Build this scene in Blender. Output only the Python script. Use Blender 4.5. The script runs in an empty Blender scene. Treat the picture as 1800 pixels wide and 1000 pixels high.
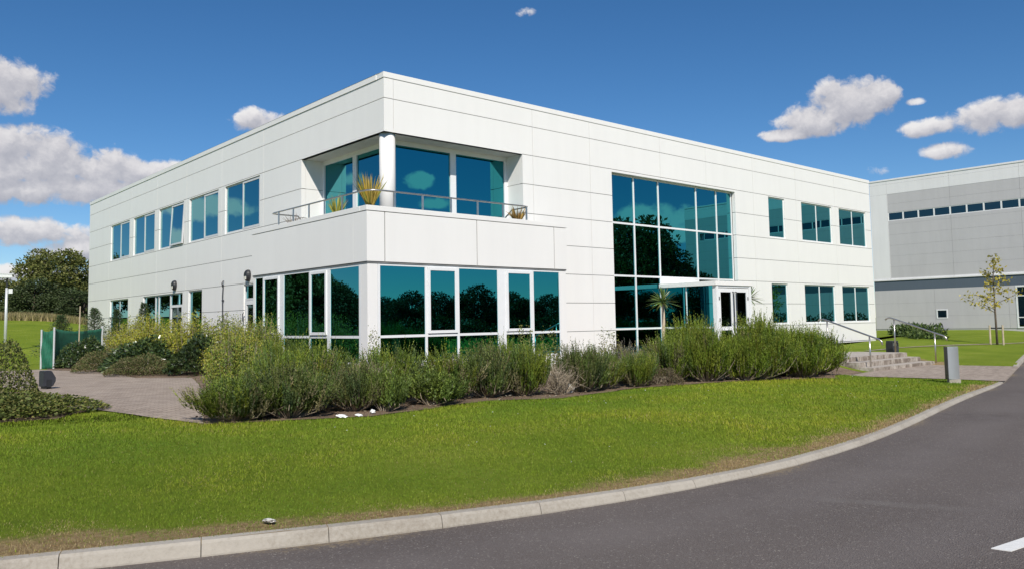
import bpy, bmesh, math, random
import numpy as np
from mathutils import Vector, Matrix, noise as mnoise

random.seed(7); rng = np.random.default_rng(7)
sc = bpy.context.scene
COL = sc.collection
R_ = math.radians

# ------------------------------------------------------------------ node helpers
class V:
    """a socket with arithmetic, for short node maths"""
    def __init__(s, nt, sock): s.nt, s.s = nt, sock
    def _m(s, op, *o, clamp=False):
        n = s.nt.nodes.new('ShaderNodeMath'); n.operation = op; n.use_clamp = clamp
        for i, x in enumerate((s,) + o):
            if isinstance(x, V): s.nt.links.new(x.s, n.inputs[i])
            else: n.inputs[i].default_value = x
        return V(s.nt, n.outputs[0])
    def __add__(s, o): return s._m('ADD', o)
    def __sub__(s, o): return s._m('SUBTRACT', o)
    def __mul__(s, o): return s._m('MULTIPLY', o)
    def __truediv__(s, o): return s._m('DIVIDE', o)
    def max(s, o): return s._m('MAXIMUM', o)
    def min(s, o): return s._m('MINIMUM', o)
    def ss(s, a, b):
        n = s.nt.nodes.new('ShaderNodeMapRange'); n.interpolation_type = 'SMOOTHSTEP'
        s.nt.links.new(s.s, n.inputs[0]); n.inputs[1].default_value = a; n.inputs[2].default_value = b
        return V(s.nt, n.outputs[0])

def new_mat(name):
    m = bpy.data.materials.new(name); m.use_nodes = True
    nt = m.node_tree; b = nt.nodes['Principled BSDF']
    return m, nt, b
def nd(nt, kind, **kw):
    n = nt.nodes.new(kind)
    for k, v in kw.items():
        if k in n.inputs.keys(): n.inputs[k].default_value = v
        else: setattr(n, k, v)
    return n
def coord(nt, out='Object', scale=None):
    t = nt.nodes.new('ShaderNodeTexCoord')
    if scale is None: return t.outputs[out]
    mp = nt.nodes.new('ShaderNodeMapping'); mp.inputs['Scale'].default_value = scale
    nt.links.new(t.outputs[out], mp.inputs[0]); return mp.outputs[0]
def noise(nt, scale, detail=4, rough=.55, vec=None, out='Fac'):
    n = nd(nt, 'ShaderNodeTexNoise', Scale=scale, Detail=detail, Roughness=rough)
    if vec is not None: nt.links.new(vec, n.inputs['Vector'])
    return n.outputs[out]
def ramp(nt, fac, stops):
    r = nt.nodes.new('ShaderNodeValToRGB'); e = r.color_ramp.elements
    while len(e) < len(stops): e.new(.5)
    for el, (p, c) in zip(e, stops): el.position = p; el.color = (*c, 1) if len(c) == 3 else c
    nt.links.new(fac, r.inputs[0]); return r.outputs[0]
def mix(nt, fac, a, b, mode='MIX'):
    n = nt.nodes.new('ShaderNodeMix'); n.data_type = 'RGBA'; n.blend_type = mode
    for sock, v in ((n.inputs[0], fac), (n.inputs[6], a), (n.inputs[7], b)):
        if isinstance(v, V): v = v.s
        if hasattr(v, 'is_output'): nt.links.new(v, sock)
        elif isinstance(v, (int, float)): sock.default_value = v
        else: sock.default_value = (*v, 1)
    return n.outputs[2]
def bump(nt, b, h, strength, dist):
    n = nd(nt, 'ShaderNodeBump', Strength=strength, Distance=dist)
    nt.links.new(h, n.inputs['Height']); nt.links.new(n.outputs[0], b.inputs['Normal'])
def plain(name, col, rough=.5, metal=0., var=.12, scale=3., bmp=0.):
    m, nt, b = new_mat(name)
    f = noise(nt, scale, 5, .6, coord(nt))
    c = ramp(nt, f, [(.3, tuple(x*(1-var) for x in col)), (.7, tuple(min(1, x*(1+var)) for x in col))])
    nt.links.new(c, b.inputs['Base Color'])
    b.inputs['Roughness'].default_value = rough; b.inputs['Metallic'].default_value = metal
    if bmp: bump(nt, b, noise(nt, scale*12, 5, .6, coord(nt)), bmp, .01)
    return m

M = {}
def panel_mat(name, col, streak=.06):
    m, nt, b = new_mat(name)
    co = coord(nt, 'Object', (1, 1, .12))
    s = noise(nt, 2.2, 6, .62, co)
    big = noise(nt, .35, 3, .5, coord(nt))
    f = V(nt, s)*.6 + V(nt, big)*.4
    c = ramp(nt, f.s, [(.36, tuple(x*(1-streak) for x in col)), (.55, col), (.75, tuple(min(1, x*1.02) for x in col))])
    nt.links.new(c, b.inputs['Base Color']); b.inputs['Roughness'].default_value = .42
    b.inputs['Specular IOR Level'].default_value = .35
    w = noise(nt, .9, 2, .5, coord(nt)); bump(nt, b, w, .06, .05)
    return m
M['panel'] = panel_mat('white_cladding', (.825, .806, .782), .03)
M['panel_grey'] = panel_mat('pale_grey_cladding', (.80, .78, .785))
M['panel_mid'] = panel_mat('mid_grey_cladding', (.53, .51, .52))
M['band'] = panel_mat('blue_grey_band', (.105, .13, .165))
M['frame'] = plain('white_frame_paint', (.78, .785, .79), .35, 0, .03)
M['frame_grey'] = plain('silver_frame_paint', (.62, .62, .63), .35, .0, .04)
M['joint'] = plain('joint_sealant', (.22, .22, .215), .8)
M['dark'] = plain('dark_metal', (.022, .023, .026), .45, 0, .2)
M['charcoal'] = plain('charcoal_plastic', (.035, .037, .045), .5, 0, .2)
M['steel'] = plain('brushed_steel', (.55, .52, .48), .3, .9, .1, 8)
M['galv'] = plain('galvanised_steel', (.62, .63, .64), .45, .35, .08, 5)
M['soffit'] = plain('soffit_board', (.62, .6, .56), .6, 0, .05)
M['sign_steel'] = plain('satin_steel_sign', (.50, .51, .53), .34, .55, .05, 2)
M['roof'] = plain('roof_membrane', (.3, .3, .3), .8)
M['stone'] = plain('whitish_stone', (.62, .6, .55), .85, 0, .2, 9, .5)
M['paper'] = plain('litter_paper', (.85, .85, .83), .8, 0, .03)
M['pot'] = plain('terracotta_pot', (.30, .24, .19), .8)

def glass_mat(name, tint, rough=.0):
    m, nt, b = new_mat(name)
    b.inputs['Base Color'].default_value = (*tint, 1)
    b.inputs['Metallic'].default_value = 1.; b.inputs['Roughness'].default_value = rough
    w = noise(nt, .55, 2, .4, coord(nt)); bump(nt, b, w, .012, .1)
    return m
M['glass'] = glass_mat('teal_mirror_glass', (.035, .275, .315))
M['glass_dark'] = glass_mat('dark_mirror_glass', (.06, .10, .11), .02)

# concrete / asphalt / pavers / soil
def concrete(name, a, b_):
    m, nt, b = new_mat(name)
    co = coord(nt)
    f = V(nt, noise(nt, 1.3, 6, .65, co))*.55 + V(nt, noise(nt, 30, 4, .7, co))*.45
    c = ramp(nt, f.s, [(.33, b_), (.52, a), (.72, tuple(min(1, x*1.15) for x in a))])
    nt.links.new(c, b.inputs['Base Color']); b.inputs['Roughness'].default_value = .9
    bump(nt, b, noise(nt, 60, 5, .7, co), .5, .006); return m
M['kerb'] = concrete('kerb_concrete', (.37, .335, .285), (.26, .225, .18))
def step_mat():
    m, nt, b = new_mat('stained_step_concrete')
    co = coord(nt); cs = coord(nt, 'Object', (2.6, 1.2, 1.1))
    base = ramp(nt, noise(nt, 14, 5, .65, co), [(.3, (.38, .33, .28)), (.7, (.52, .47, .41))])
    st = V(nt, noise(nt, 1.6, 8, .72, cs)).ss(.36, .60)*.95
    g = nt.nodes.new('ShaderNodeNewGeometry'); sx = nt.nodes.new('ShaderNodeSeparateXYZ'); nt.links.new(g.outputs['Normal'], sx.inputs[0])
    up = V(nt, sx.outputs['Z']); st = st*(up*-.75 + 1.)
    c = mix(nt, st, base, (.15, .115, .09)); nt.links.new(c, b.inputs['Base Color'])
    b.inputs['Roughness'].default_value = .9; bump(nt, b, noise(nt, 50, 4, .7, co), .4, .006); return m
M['step'] = step_mat()
def asphalt():
    m, nt, b = new_mat('asphalt')
    co = coord(nt)
    base = ramp(nt, noise(nt, .32, 5, .6, co), [(.3, (.115, .095, .086)), (.7, (.158, .132, .118))])
    vo = nd(nt, 'ShaderNodeTexVoronoi', Scale=85); nt.links.new(co, vo.inputs['Vector'])
    sx = nt.nodes.new('ShaderNodeSeparateColor'); nt.links.new(vo.outputs['Color'], sx.inputs[0])
    st = V(nt, sx.outputs[0]).ss(.62, 1.); st2 = V(nt, sx.outputs[1]).ss(.955, .985)
    c = mix(nt, st*.55, base, (.20, .178, .165)); c = mix(nt, st2*.55, c, (.40, .36, .31))
    dk = V(nt, noise(nt, 90, 3, .7, co)).ss(.5, .3); c = mix(nt, dk*.6, c, (.055, .047, .045))
    # pale tyre scuff across the road and grit washed against the kerb
    sp = nt.nodes.new('ShaderNodeSeparateXYZ'); nt.links.new(co, sp.inputs[0])
    X, Y = V(nt, sp.outputs[0]), V(nt, sp.outputs[1])
    ln = X - (Y*-.40 - 12.15); d = ln*ln
    wob = V(nt, noise(nt, 3.0, 5, .7, co))
    mk = (d*-22. + wob*1.1).ss(.05, .75)*Y.ss(-17.7, -16.8)*(Y*-1.).ss(15.7, 16.5)
    c = mix(nt, mk*.5, c, (.20, .18, .165))
    lt = nt.nodes.new('ShaderNodeAttribute'); lt.attribute_name = 'lane'; q = V(nt, lt.outputs['Fac'])*-1. + V(nt, noise(nt, .6, 4, .6, co))*.7
    tr = ((q-1.25)*(q-1.25)*-5. + 1.).max(0.) + ((q-2.75)*(q-2.75)*-5. + 1.).max(0.)
    c = mix(nt, tr*.28*V(nt, noise(nt, 1.4, 4, .6, co)).ss(.25, .6), c, (.20, .175, .165))
    pt = V(nt, noise(nt, .8, 7, .7, co)).ss(.60, .72); c = mix(nt, pt*.35, c, (.075, .064, .06))
    a = nt.nodes.new('ShaderNodeAttribute'); a.attribute_name = 'edge'
    gr = (V(nt, a.outputs['Fac']) + (V(nt, noise(nt, 22, 5, .75, co)) - .5)*1.6).ss(.7, 1.15)
    c = mix(nt, gr*.75, c, (.27, .21, .13))
    nt.links.new(c, b.inputs['Base Color']); b.inputs['Roughness'].default_value = .85
    b.inputs['Specular IOR Level'].default_value = .3
    bump(nt, b, vo.outputs['Distance'], .75, .012); return m
M['asphalt'] = asphalt()
def pavers():
    m, nt, b = new_mat('block_paving')
    co = coord(nt)
    br = nd(nt, 'ShaderNodeTexBrick', Scale=1.0, **{'Mortar Size': .009, 'Brick Width': .21, 'Row Height': .105, 'Bias': 0.})
    nt.links.new(co, br.inputs['Vector'])
    br.inputs['Color1'].default_value = (.45, .36, .29, 1); br.inputs['Color2'].default_value = (.27, .21, .165, 1)
    br.inputs['Mortar'].default_value = (.14, .115, .09, 1)
    w = V(nt, noise(nt, 1.1, 6, .65, co)).ss(.38, .66)
    c = mix(nt, w*.32, br.outputs['Color'], (.45, .375, .31))
    f = V(nt, noise(nt, 45, 4, .7, co)).ss(.3, .7); c = mix(nt, f*.35, c, (.26, .205, .165))
    nt.links.new(c, b.inputs['Base Color']); b.inputs['Roughness'].default_value = .9
    bump(nt, b, br.outputs['Fac'], -.6, .008); return m
M['paver'] = pavers()
def soil():
    m, nt, b = new_mat('bark_mulch_soil')
    co = coord(nt)
    f = V(nt, noise(nt, 26, 6, .75, co))*.6 + V(nt, noise(nt, 2.2, 4, .6, co))*.4
    c = ramp(nt, f.s, [(.32, (.10, .066, .042)), (.5, (.23, .155, .10)), (.68, (.42, .31, .21))])
    nt.links.new(c, b.inputs['Base Color']); b.inputs['Roughness'].default_value = .95
    bump(nt, b, noise(nt, 34, 6, .8, co), 1., .05); return m
M['soil'] = soil()
def lawn_mat():
    m, nt, b = new_mat('mown_grass')
    co = coord(nt)
    f = V(nt, noise(nt, .45, 4, .6, co))*.55 + V(nt, noise(nt, 9, 5, .75, co))*.45
    c = ramp(nt, f.s, [(.33, (.115, .175, .014)), (.5, (.175, .235, .02)), (.67, (.25, .285, .042))])
    a = nt.nodes.new('ShaderNodeAttribute'); a.attribute_name = 'dry'
    d = (V(nt, a.outputs['Fac']) + (V(nt, noise(nt, 1.7, 6, .7, co)) - .5)*1.1).ss(.42, .78)
    br = ramp(nt, noise(nt, 18, 5, .7, co), [(.3, (.24, .155, .07)), (.7, (.46, .34, .18))])
    c = mix(nt, d, c, br)
    nt.links.new(c, b.inputs['Base Color']); b.inputs['Roughness'].default_value = .95
    b.inputs['Specular IOR Level'].default_value = .1
    bump(nt, b, noise(nt, 60, 6, .85, co), 1., .03); return m
M['lawn'] = lawn_mat()
def leaf_mat(name, col, trans=.2, rough=.55, tint=True, spec=.3):
    m, nt, b = new_mat(name)
    a = nt.nodes.new('ShaderNodeAttribute'); a.attribute_name = 'tint'
    oi = nt.nodes.new('ShaderNodeObjectInfo')
    k = V(nt, oi.outputs['Random'])*.35 + .82
    n = nt.nodes.new('ShaderNodeMix'); n.data_type = 'RGBA'; n.blend_type = 'MULTIPLY'; n.inputs[0].default_value = 1
    n.inputs[6].default_value = (*col, 1); nt.links.new(a.outputs['Color'], n.inputs[7])
    vm = nt.nodes.new('ShaderNodeVectorMath'); vm.operation = 'SCALE'; nt.links.new(n.outputs[2], vm.inputs[0]); nt.links.new(k.s, vm.inputs['Scale'])
    nt.links.new(vm.outputs[0], b.inputs['Base Color']); b.inputs['Roughness'].default_value = rough
    b.inputs['Specular IOR Level'].default_value = spec
    if trans:
        tr = nt.nodes.new('ShaderNodeBsdfTranslucent'); nt.links.new(vm.outputs[0], tr.inputs[0])
        mx = nt.nodes.new('ShaderNodeMixShader'); mx.inputs[0].default_value = trans
        nt.links.new(b.outputs[0], mx.inputs[1]); nt.links.new(tr.outputs[0], mx.inputs[2])
        nt.links.new(mx.outputs[0], nt.nodes['Material Output'].inputs[0])
    return m
M['leaf'] = leaf_mat('foliage', (1, 1, 1))
M['leaf_gloss'] = leaf_mat('glossy_foliage', (1, 1, 1), .12, .3, spec=.6)
M['grass'] = leaf_mat('grass_blades', (1, 1, 1), .3, .7, spec=.15)
M['bark'] = plain('bark', (.13, .10, .075), .9, 0, .35, 12, .6)
M['twig'] = plain('dry_twigs', (.30, .245, .18), .9, 0, .3, 9)
M['timber'] = plain('pale_timber', (.46, .38, .27), .85, 0, .2, 8)
M['net'] = plain('green_netting', (.009, .11, .062), .75, 0, .3, 5)
M['line_paint'] = plain('road_paint', (.74, .73, .70), .7, 0, .08, 20)
M['lamp_lens'] = plain('opal_lens', (.7, .68, .6), .3)
M['car_white'] = plain('white_car_paint', (.75, .76, .77), .25)
M['car_yellow'] = plain('yellow_car_paint', (.65, .40, .03), .25)

# ------------------------------------------------------------------ object helpers
def tag(o, label=None, cat=None, group=None, kind=None):
    if label: o['label'] = label
    if cat: o['category'] = cat
    if group: o['group'] = group
    if kind: o['kind'] = kind
    return o
def empty(name, loc=(0, 0, 0), rz=0., label=None, cat=None, group=None):
    o = bpy.data.objects.new(name, None); COL.objects.link(o); o.empty_display_size = .2
    o.location = loc; o.rotation_euler = (0, 0, rz); return tag(o, label, cat, group)
def link(name, me, mat, parent=None):
    o = bpy.data.objects.new(name, me); COL.objects.link(o)
    for m in (mat if isinstance(mat, (list, tuple)) else [mat]): me.materials.append(m)
    if parent: o.parent = parent
    return o
def copy_tree(o, parent=None):
    c = o.copy(); COL.objects.link(c)
    if parent: c.parent = parent
    for ch in list(o.children): copy_tree(ch, c)
    return c
TR = lambda a, d, z: (a, d, z)          # right-hand facade: along +x, depth into +y
TL = lambda a, d, z: (d, a, z)          # left-hand facade: along +y, depth into +x
class MB:
    def __init__(s): s.v, s.f, s.mi = [], [], []
    def quad(s, p, mi=0):
        n = len(s.v); s.v += [tuple(x) for x in p]; s.f.append(tuple(range(n, n+len(p)))); s.mi.append(mi)
    def box(s, a0, a1, d0, d1, z0, z1, T=TR, mi=0):
        n = len(s.v)
        for z in (z0, z1):
            for a, d in ((a0, d0), (a1, d0), (a1, d1), (a0, d1)): s.v.append(T(a, d, z))
        for q in ((0, 3, 2, 1), (4, 5, 6, 7), (0, 1, 5, 4), (1, 2, 6, 5), (2, 3, 7, 6), (3, 0, 4, 7)):
            s.f.append(tuple(n+i for i in q)); s.mi.append(mi)
    def tube(s, pts, r, n=8, mi=0):
        pts = [Vector(p) for p in pts]; rr = r if isinstance(r, (list, tuple)) else [r]*len(pts)
        b = len(s.v); prev = None
        for i, p in enumerate(pts):
            t = (pts[min(i+1, len(pts)-1)] - pts[max(i-1, 0)]).normalized()
            u = prev if prev is not None else (Vector((0, 0, 1)) if abs(t.z) < .9 else Vector((1, 0, 0)))
            u = (u - t*u.dot(t)).normalized(); w = t.cross(u); prev = u
            for k in range(n):
                a = 2*math.pi*k/n; s.v.append(tuple(p + (u*math.cos(a) + w*math.sin(a))*rr[i]))
        for i in range(len(pts)-1):
            for k in range(n):
                k2 = (k+1) % n; s.f.append((b+i*n+k, b+i*n+k2, b+(i+1)*n+k2, b+(i+1)*n+k)); s.mi.append(mi)
        s.f.append(tuple(b+k for k in range(n))[::-1]); s.f.append(tuple(b+(len(pts)-1)*n+k for k in range(n))); s.mi += [mi, mi]
    def prism(s, poly, z0, z1, mi=0):
        n = len(poly); b = len(s.v)
        s.v += [(x, y, z0) for x, y in poly] + [(x, y, z1) for x, y in poly]
        s.f.append(tuple(range(b, b+n))[::-1]); s.f.append(tuple(range(b+n, b+2*n))); s.mi += [mi, mi]
        for k in range(n):
            s.f.append((b+k, b+(k+1) % n, b+n+(k+1) % n, b+n+k)); s.mi.append(mi)
    def build(s, name, mat, parent=None, smooth=False, bevel=0., recalc=True):
        me = bpy.data.meshes.new(name); me.from_pydata(s.v, [], s.f)
        me.polygons.foreach_set('material_index', s.mi)
        if recalc or bevel:
            bm = bmesh.new(); bm.from_mesh(me)
            if recalc: bmesh.ops.recalc_face_normals(bm, faces=bm.faces)
            if bevel:
                bmesh.ops.remove_doubles(bm, verts=bm.verts, dist=1e-5)
                e = [x for x in bm.edges if len(x.link_faces) == 2 and x.calc_face_angle(0) > .6]
                bmesh.ops.bevel(bm, geom=e, offset=bevel, segments=2, affect='EDGES', clamp_overlap=True)
            bm.to_mesh(me); bm.free()
        if smooth:
            me.polygons.foreach_set('use_smooth', [True]*len(me.polygons))
        return link(name, me, mat, parent)

def cards_mesh(name, V3, C, nv, mat, parent=None):
    """V3: (n, nv, 3) polygons of nv corners; C: (n, 3) colour of each -> one mesh with a 'tint' attribute"""
    n = len(V3); me = bpy.data.meshes.new(name)
    me.vertices.add(n*nv); me.vertices.foreach_set('co', np.ascontiguousarray(V3, dtype=np.float32).ravel())
    me.loops.add(n*nv); me.loops.foreach_set('vertex_index', np.arange(n*nv, dtype=np.int32))
    me.polygons.add(n); me.polygons.foreach_set('loop_start', np.arange(0, n*nv, nv, dtype=np.int32))
    me.polygons.foreach_set('loop_total', np.full(n, nv, dtype=np.int32))
    me.update(calc_edges=True)
    at = me.attributes.new('tint', 'FLOAT_COLOR', 'POINT')
    c4 = np.concatenate([np.repeat(C, nv, 0), np.ones((n*nv, 1))], 1).astype(np.float32); at.data.foreach_set('color', c4.ravel())
    return link(name, me, mat, parent)
def unit(a): return a/np.maximum(np.linalg.norm(a, axis=-1, keepdims=True), 1e-9)
def leaves(pos, along, length, width, fold=None):
    """kite-shaped leaves: base at pos, pointing along"""
    n = len(pos); t = unit(along); s = unit(np.cross(t, rng.normal(size=(n, 3)))); L = length[:, None]; W = width[:, None]
    return np.stack([pos, pos + t*L*.45 + s*W*.5, pos + t*L, pos + t*L*.45 - s*W*.5], 1)
def pick(cols, n, jit=.15):
    c = np.array(cols)[rng.integers(0, len(cols), n)]
    return c*(1 + rng.normal(0, jit, (n, 1)))

# ------------------------------------------------------------------ terrain
KC = [6.256389545432884e-06, 4.739021742380681e-05, -0.0017658024118615114, 0.006970927478703234, 0.1777333333163759, -14.66364586816681]
def K(x):                                       # foot of the kerb: y as a function of x
    x = np.asarray(x, float); xc = np.clip(x, -11., 9.5)
    y = np.polyval(KC, xc); sl = np.polyval(np.polyder(np.array(KC)), xc)
    return y + (x - xc)*sl
def ss(t): t = np.clip(t, 0, 1); return t*t*(3-2*t)
ZR = -.31
def zk(x): return np.interp(x, [-10, -5, 5, 9.2, 15, 15.8], [-.20, -.245, -.25, -.292, -.292, -.2])
def H(x, y):
    x = np.asarray(x, float); y = np.asarray(y, float); t = y - K(x)
    zl = -.04 + .04*ss((t-7)/3)
    zr = -.30 + .33*ss(np.maximum((x-15.3)/9, (y+9.1)/2.2))
    zi = zl + (zr - zl)*ss((x-6.5)/2)
    zb = zk(x); z = zb + (zi - zb)*ss((t-.12)/4.5)
    z = z + 2.55*ss((y-20)/46)*ss((12-x)/14 + .3)
    z = np.where(t < -6.2, -.2, z)
    return z
CAM = np.array([-12.7366, -19.9467, 1.3353])
def axis(lo, hi, fine, far, step, g=1.25):
    a = list(np.arange(lo, hi+1e-6, fine)); s = fine
    x = a[-1]
    while x < far[1]: s = min(s*g, step); x += s; a.append(x)
    x = a[0]; s = fine
    while x > far[0]: s = min(s*g, step); x -= s; a.insert(0, x)
    return np.array(a)
def grid_mesh(name, xs, ts, zf, mat, attrs=None, sheared=True):
    X, T = np.meshgrid(xs, ts); Y = T + K(X) if sheared else T
    Z = zf(X, Y, T)
    nx, ny = len(xs), len(ts)
    me = bpy.data.meshes.new(name); co = np.stack([X, Y, Z], -1).reshape(-1, 3)
    i = np.arange(nx*ny).reshape(ny, nx)
    q = np.stack([i[:-1, :-1], i[:-1, 1:], i[1:, 1:], i[1:, :-1]], -1).reshape(-1, 4)
    me.from_pydata(co.tolist(), [], q.tolist()); me.polygons.foreach_set('use_smooth', [True]*len(me.polygons))
    for k, f in (attrs or {}).items():
        at = me.attributes.new(k, 'FLOAT', 'POINT'); at.data.foreach_set('value', f(X, Y, T).ravel().astype(np.float32))
    return link(name, me, mat)
xs = axis(-18, 26, .3, (-700, 900), 40)
ts = np.concatenate([[-700, -400, -200, -100, -60, -30, -15, -9, -6.4, -6.2, -6.15, -5, -3, -1, -.3, .03, .06, .1], np.arange(.25, 9, .25), axis(9, 60, 1., (8.9, 900), 40)])
def zground(X, Y, T):
    z = H(X, Y)
    return np.where((T > -6.18) & (T < .04), ZR - .12, z)
def dryw(x): return np.interp(x, [-12, -10.5, -9, -7, -5.6, -4.2, -2.4, 0, 4, 9], [1.05, .9, .55, .5, .8, .95, .6, .4, .4, .5])*(1 + .22*np.sin(x*2.7+1) + .15*np.sin(x*6.1))
def fdry(X, Y, T):
    d = 1 - np.clip((T-.12)/dryw(X), 0, 1)
    far = np.where((X > 15) & (Y > -9.3) & (Y < -6.6), .95*(1-np.clip((X-16.)/1.6, 0, 1)), 0)
    return np.maximum(np.where((T > 0) & (X < 9.6), d**.75, 0), far)
tag(grid_mesh('ground', xs, ts, zground, M['lawn'], {'dry': fdry}), kind='structure')
tr_ = np.array([-6.2, -5, -4, -3, -2, -1.2, -.8, -.5, -.3, -.2, -.1, 0.03])
tag(grid_mesh('road', axis(-18, 26, .3, (-300, 300), 20), tr_, lambda X, Y, T: np.full_like(X, ZR), M['asphalt'],
    {'lane': lambda X, Y, T: T, 'edge': lambda X, Y, T: np.where(T > -2, np.clip(1 + T/.6, 0, 1)*(.72 + .38*np.sin(X*1.9+1)*np.sin(X*.75+2)), 0)}), kind='structure')

# kerb stones with joints: one continuous line of blocks
def kerb(name, x0, x1, far=False):
    mb = MB(); x = x0
    while x < x1:
        dx = .915/math.sqrt(1 + ((float(K(x+.5)) - float(K(x)))/.5)**2)
        p = []
        for xx in (x+.003, x+dx-.003):
            sl = (float(K(xx+.1)) - float(K(xx-.1)))/.2; n = Vector((-sl, 1, 0)).normalized(); f = Vector((xx, float(K(xx)), 0)); zt = float(zk(xx))
            if far: f = f - n*6.15; n = -n; zt = -.19
            sec = [(0, ZR-.1), (0, ZR+.012), (.022, zt-.02), (.04, zt), (.125, zt+.004), (.125, ZR-.1)]
            p.append([f + n*d + Vector((0, 0, z)) for d, z in sec])
        b = len(mb.v); mb.v += [tuple(q) for s_ in p for q in s_]
        for k in range(6): mb.f.append((b+k, b+(k+1) % 6, b+6+(k+1) % 6, b+6+k)); mb.mi.append(0)
        mb.f += [tuple(b+k for k in range(6)), tuple(b+6+k for k in range(6))]; mb.mi += [0, 0]
        x += dx
    return tag(mb.build(name, M['kerb']), kind='structure')
kerb('kerb', -40.1, 60); kerb('far_kerb', -45, 60, True)

def poly_sheet(name, poly, dz, mat, step=.4, wob=0.):
    """a polygon draped dz above the terrain"""
    if wob:
        out = []
        for (x0, y0), (x1, y1) in zip(poly, poly[1:] + poly[:1]):
            n = max(1, int(math.hypot(x1-x0, y1-y0)/.35))
            for k in range(n):
                u = k/n; x, y = x0+(x1-x0)*u, y0+(y1-y0)*u
                out.append((x + wob*mnoise.noise((x*1.7, y*1.7, 3)), y + wob*mnoise.noise((x*1.7, y*1.7, 9))))
        poly = out
    bm = bmesh.new(); vs = [bm.verts.new((x, y, 0)) for x, y in poly]; bm.faces.new(vs)
    bmesh.ops.triangulate(bm, faces=bm.faces)
    P = np.array(poly); lo, hi = P.min(0), P.max(0)
    for ax in (0, 1):
        c = math.floor(lo[ax]/step)*step
        while c < hi[ax]:
            no = (1, 0, 0) if ax == 0 else (0, 1, 0); co = (c, 0, 0) if ax == 0 else (0, c, 0)
            bmesh.ops.bisect_plane(bm, geom=bm.verts[:]+bm.edges[:]+bm.faces[:], plane_co=co, plane_no=no); c += step
    for v in bm.verts: v.co.z = float(H(v.co.x, v.co.y)) + dz
    bmesh.ops.recalc_face_normals(bm, faces=bm.faces)
    if bm.faces[0].normal.z < 0: bmesh.ops.reverse_faces(bm, faces=bm.faces)
    me = bpy.data.meshes.new(name); bm.to_mesh(me); bm.free()
    return link(name, me, mat)
PATH_L = [(-8.28, -8.15), (-6.22, -2.8), (-4.62, 2.4), (-5.66, 3.65), (-5.3, 7.67), (-6.3, 12.3), (-9.6, 13), (-9.6, 8), (-8.62, .2), (-8.7, -2), (-8.95, -4.65)]
BED = [(-8.35, -8.1), (-7.4, -8.65), (-6.2, -9.2), (-4.9, -9.0), (-3.5, -8.75), (-2.3, -9.5), (-.5, -9.2), (1.2, -9.3), (2.8, -9.75), (5.6, -10.6), (7.0, -10.1), (8.8, -9.1), (10.7, -8.9), (10.7, -3), (12, -.1), (5.9, -.1), (5.9, -1.4), (-1.4, -1.4), (-1.4, 5.6), (-3.6, 4.2), (-4.75, 2.3), (-6.35, -2.85)]
BED_B = [(-4.75, 2.5), (-5.6, 3.7), (-5.25, 7.67), (-6.1, 12.2), (-5.8, 13.2), (-4, 17), (-.05, 24), (-.05, 5.8), (-3.5, 4.4)]
BED_F = [(-10.6, -5.6), (-9.6, -5.75), (-9.0, -5.0), (-8.9, -4.3), (-8.72, -2), (-8.66, 0), (-9.7, 3), (-13, 3), (-13, -4.6)]
PATH_R = [(9.1, float(K(9.1))-.02), (12, float(K(12))-.02), (15.15, float(K(15.15))-.02), (15.1, -9.0), (10.6, -9.0), (8.9, -9.2), (9.08, -10.4), (9.15, -11.8)]
tag(poly_sheet('garden_path', PATH_L, .018, M['paver'], wob=.05), kind='structure')
tag(poly_sheet('entrance_path', PATH_R, .022, M['paver']), kind='structure')
for nm, p in (('planting_bed', BED), ('planting_bed', BED_B), ('planting_bed', BED_F)):
    tag(poly_sheet(nm, p, .012, M['soil'], step=.3, wob=.16), kind='structure')
# narrow pale footpath along the crest of the right-hand lawn
FP = [(17.5, -5.9), (20.9, -5.62), (25.3, -5.75), (30, -5.8), (40, -6.0), (40, -5.75), (30, -5.55), (25.3, -5.5), (20.9, -5.4), (17.5, -5.72)]
tag(poly_sheet('footpath', FP, .02, M['paver']), kind='structure')
# centre-line dash
mb = MB(); mb.prism([(-6.38, -17.80), (-6.36, -17.92), (-4.3, -18.22), (-4.3, -18.10)], ZR-.01, ZR+.006)
tag(mb.build('centre_line_dash', M['line_paint']), kind='structure')

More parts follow.
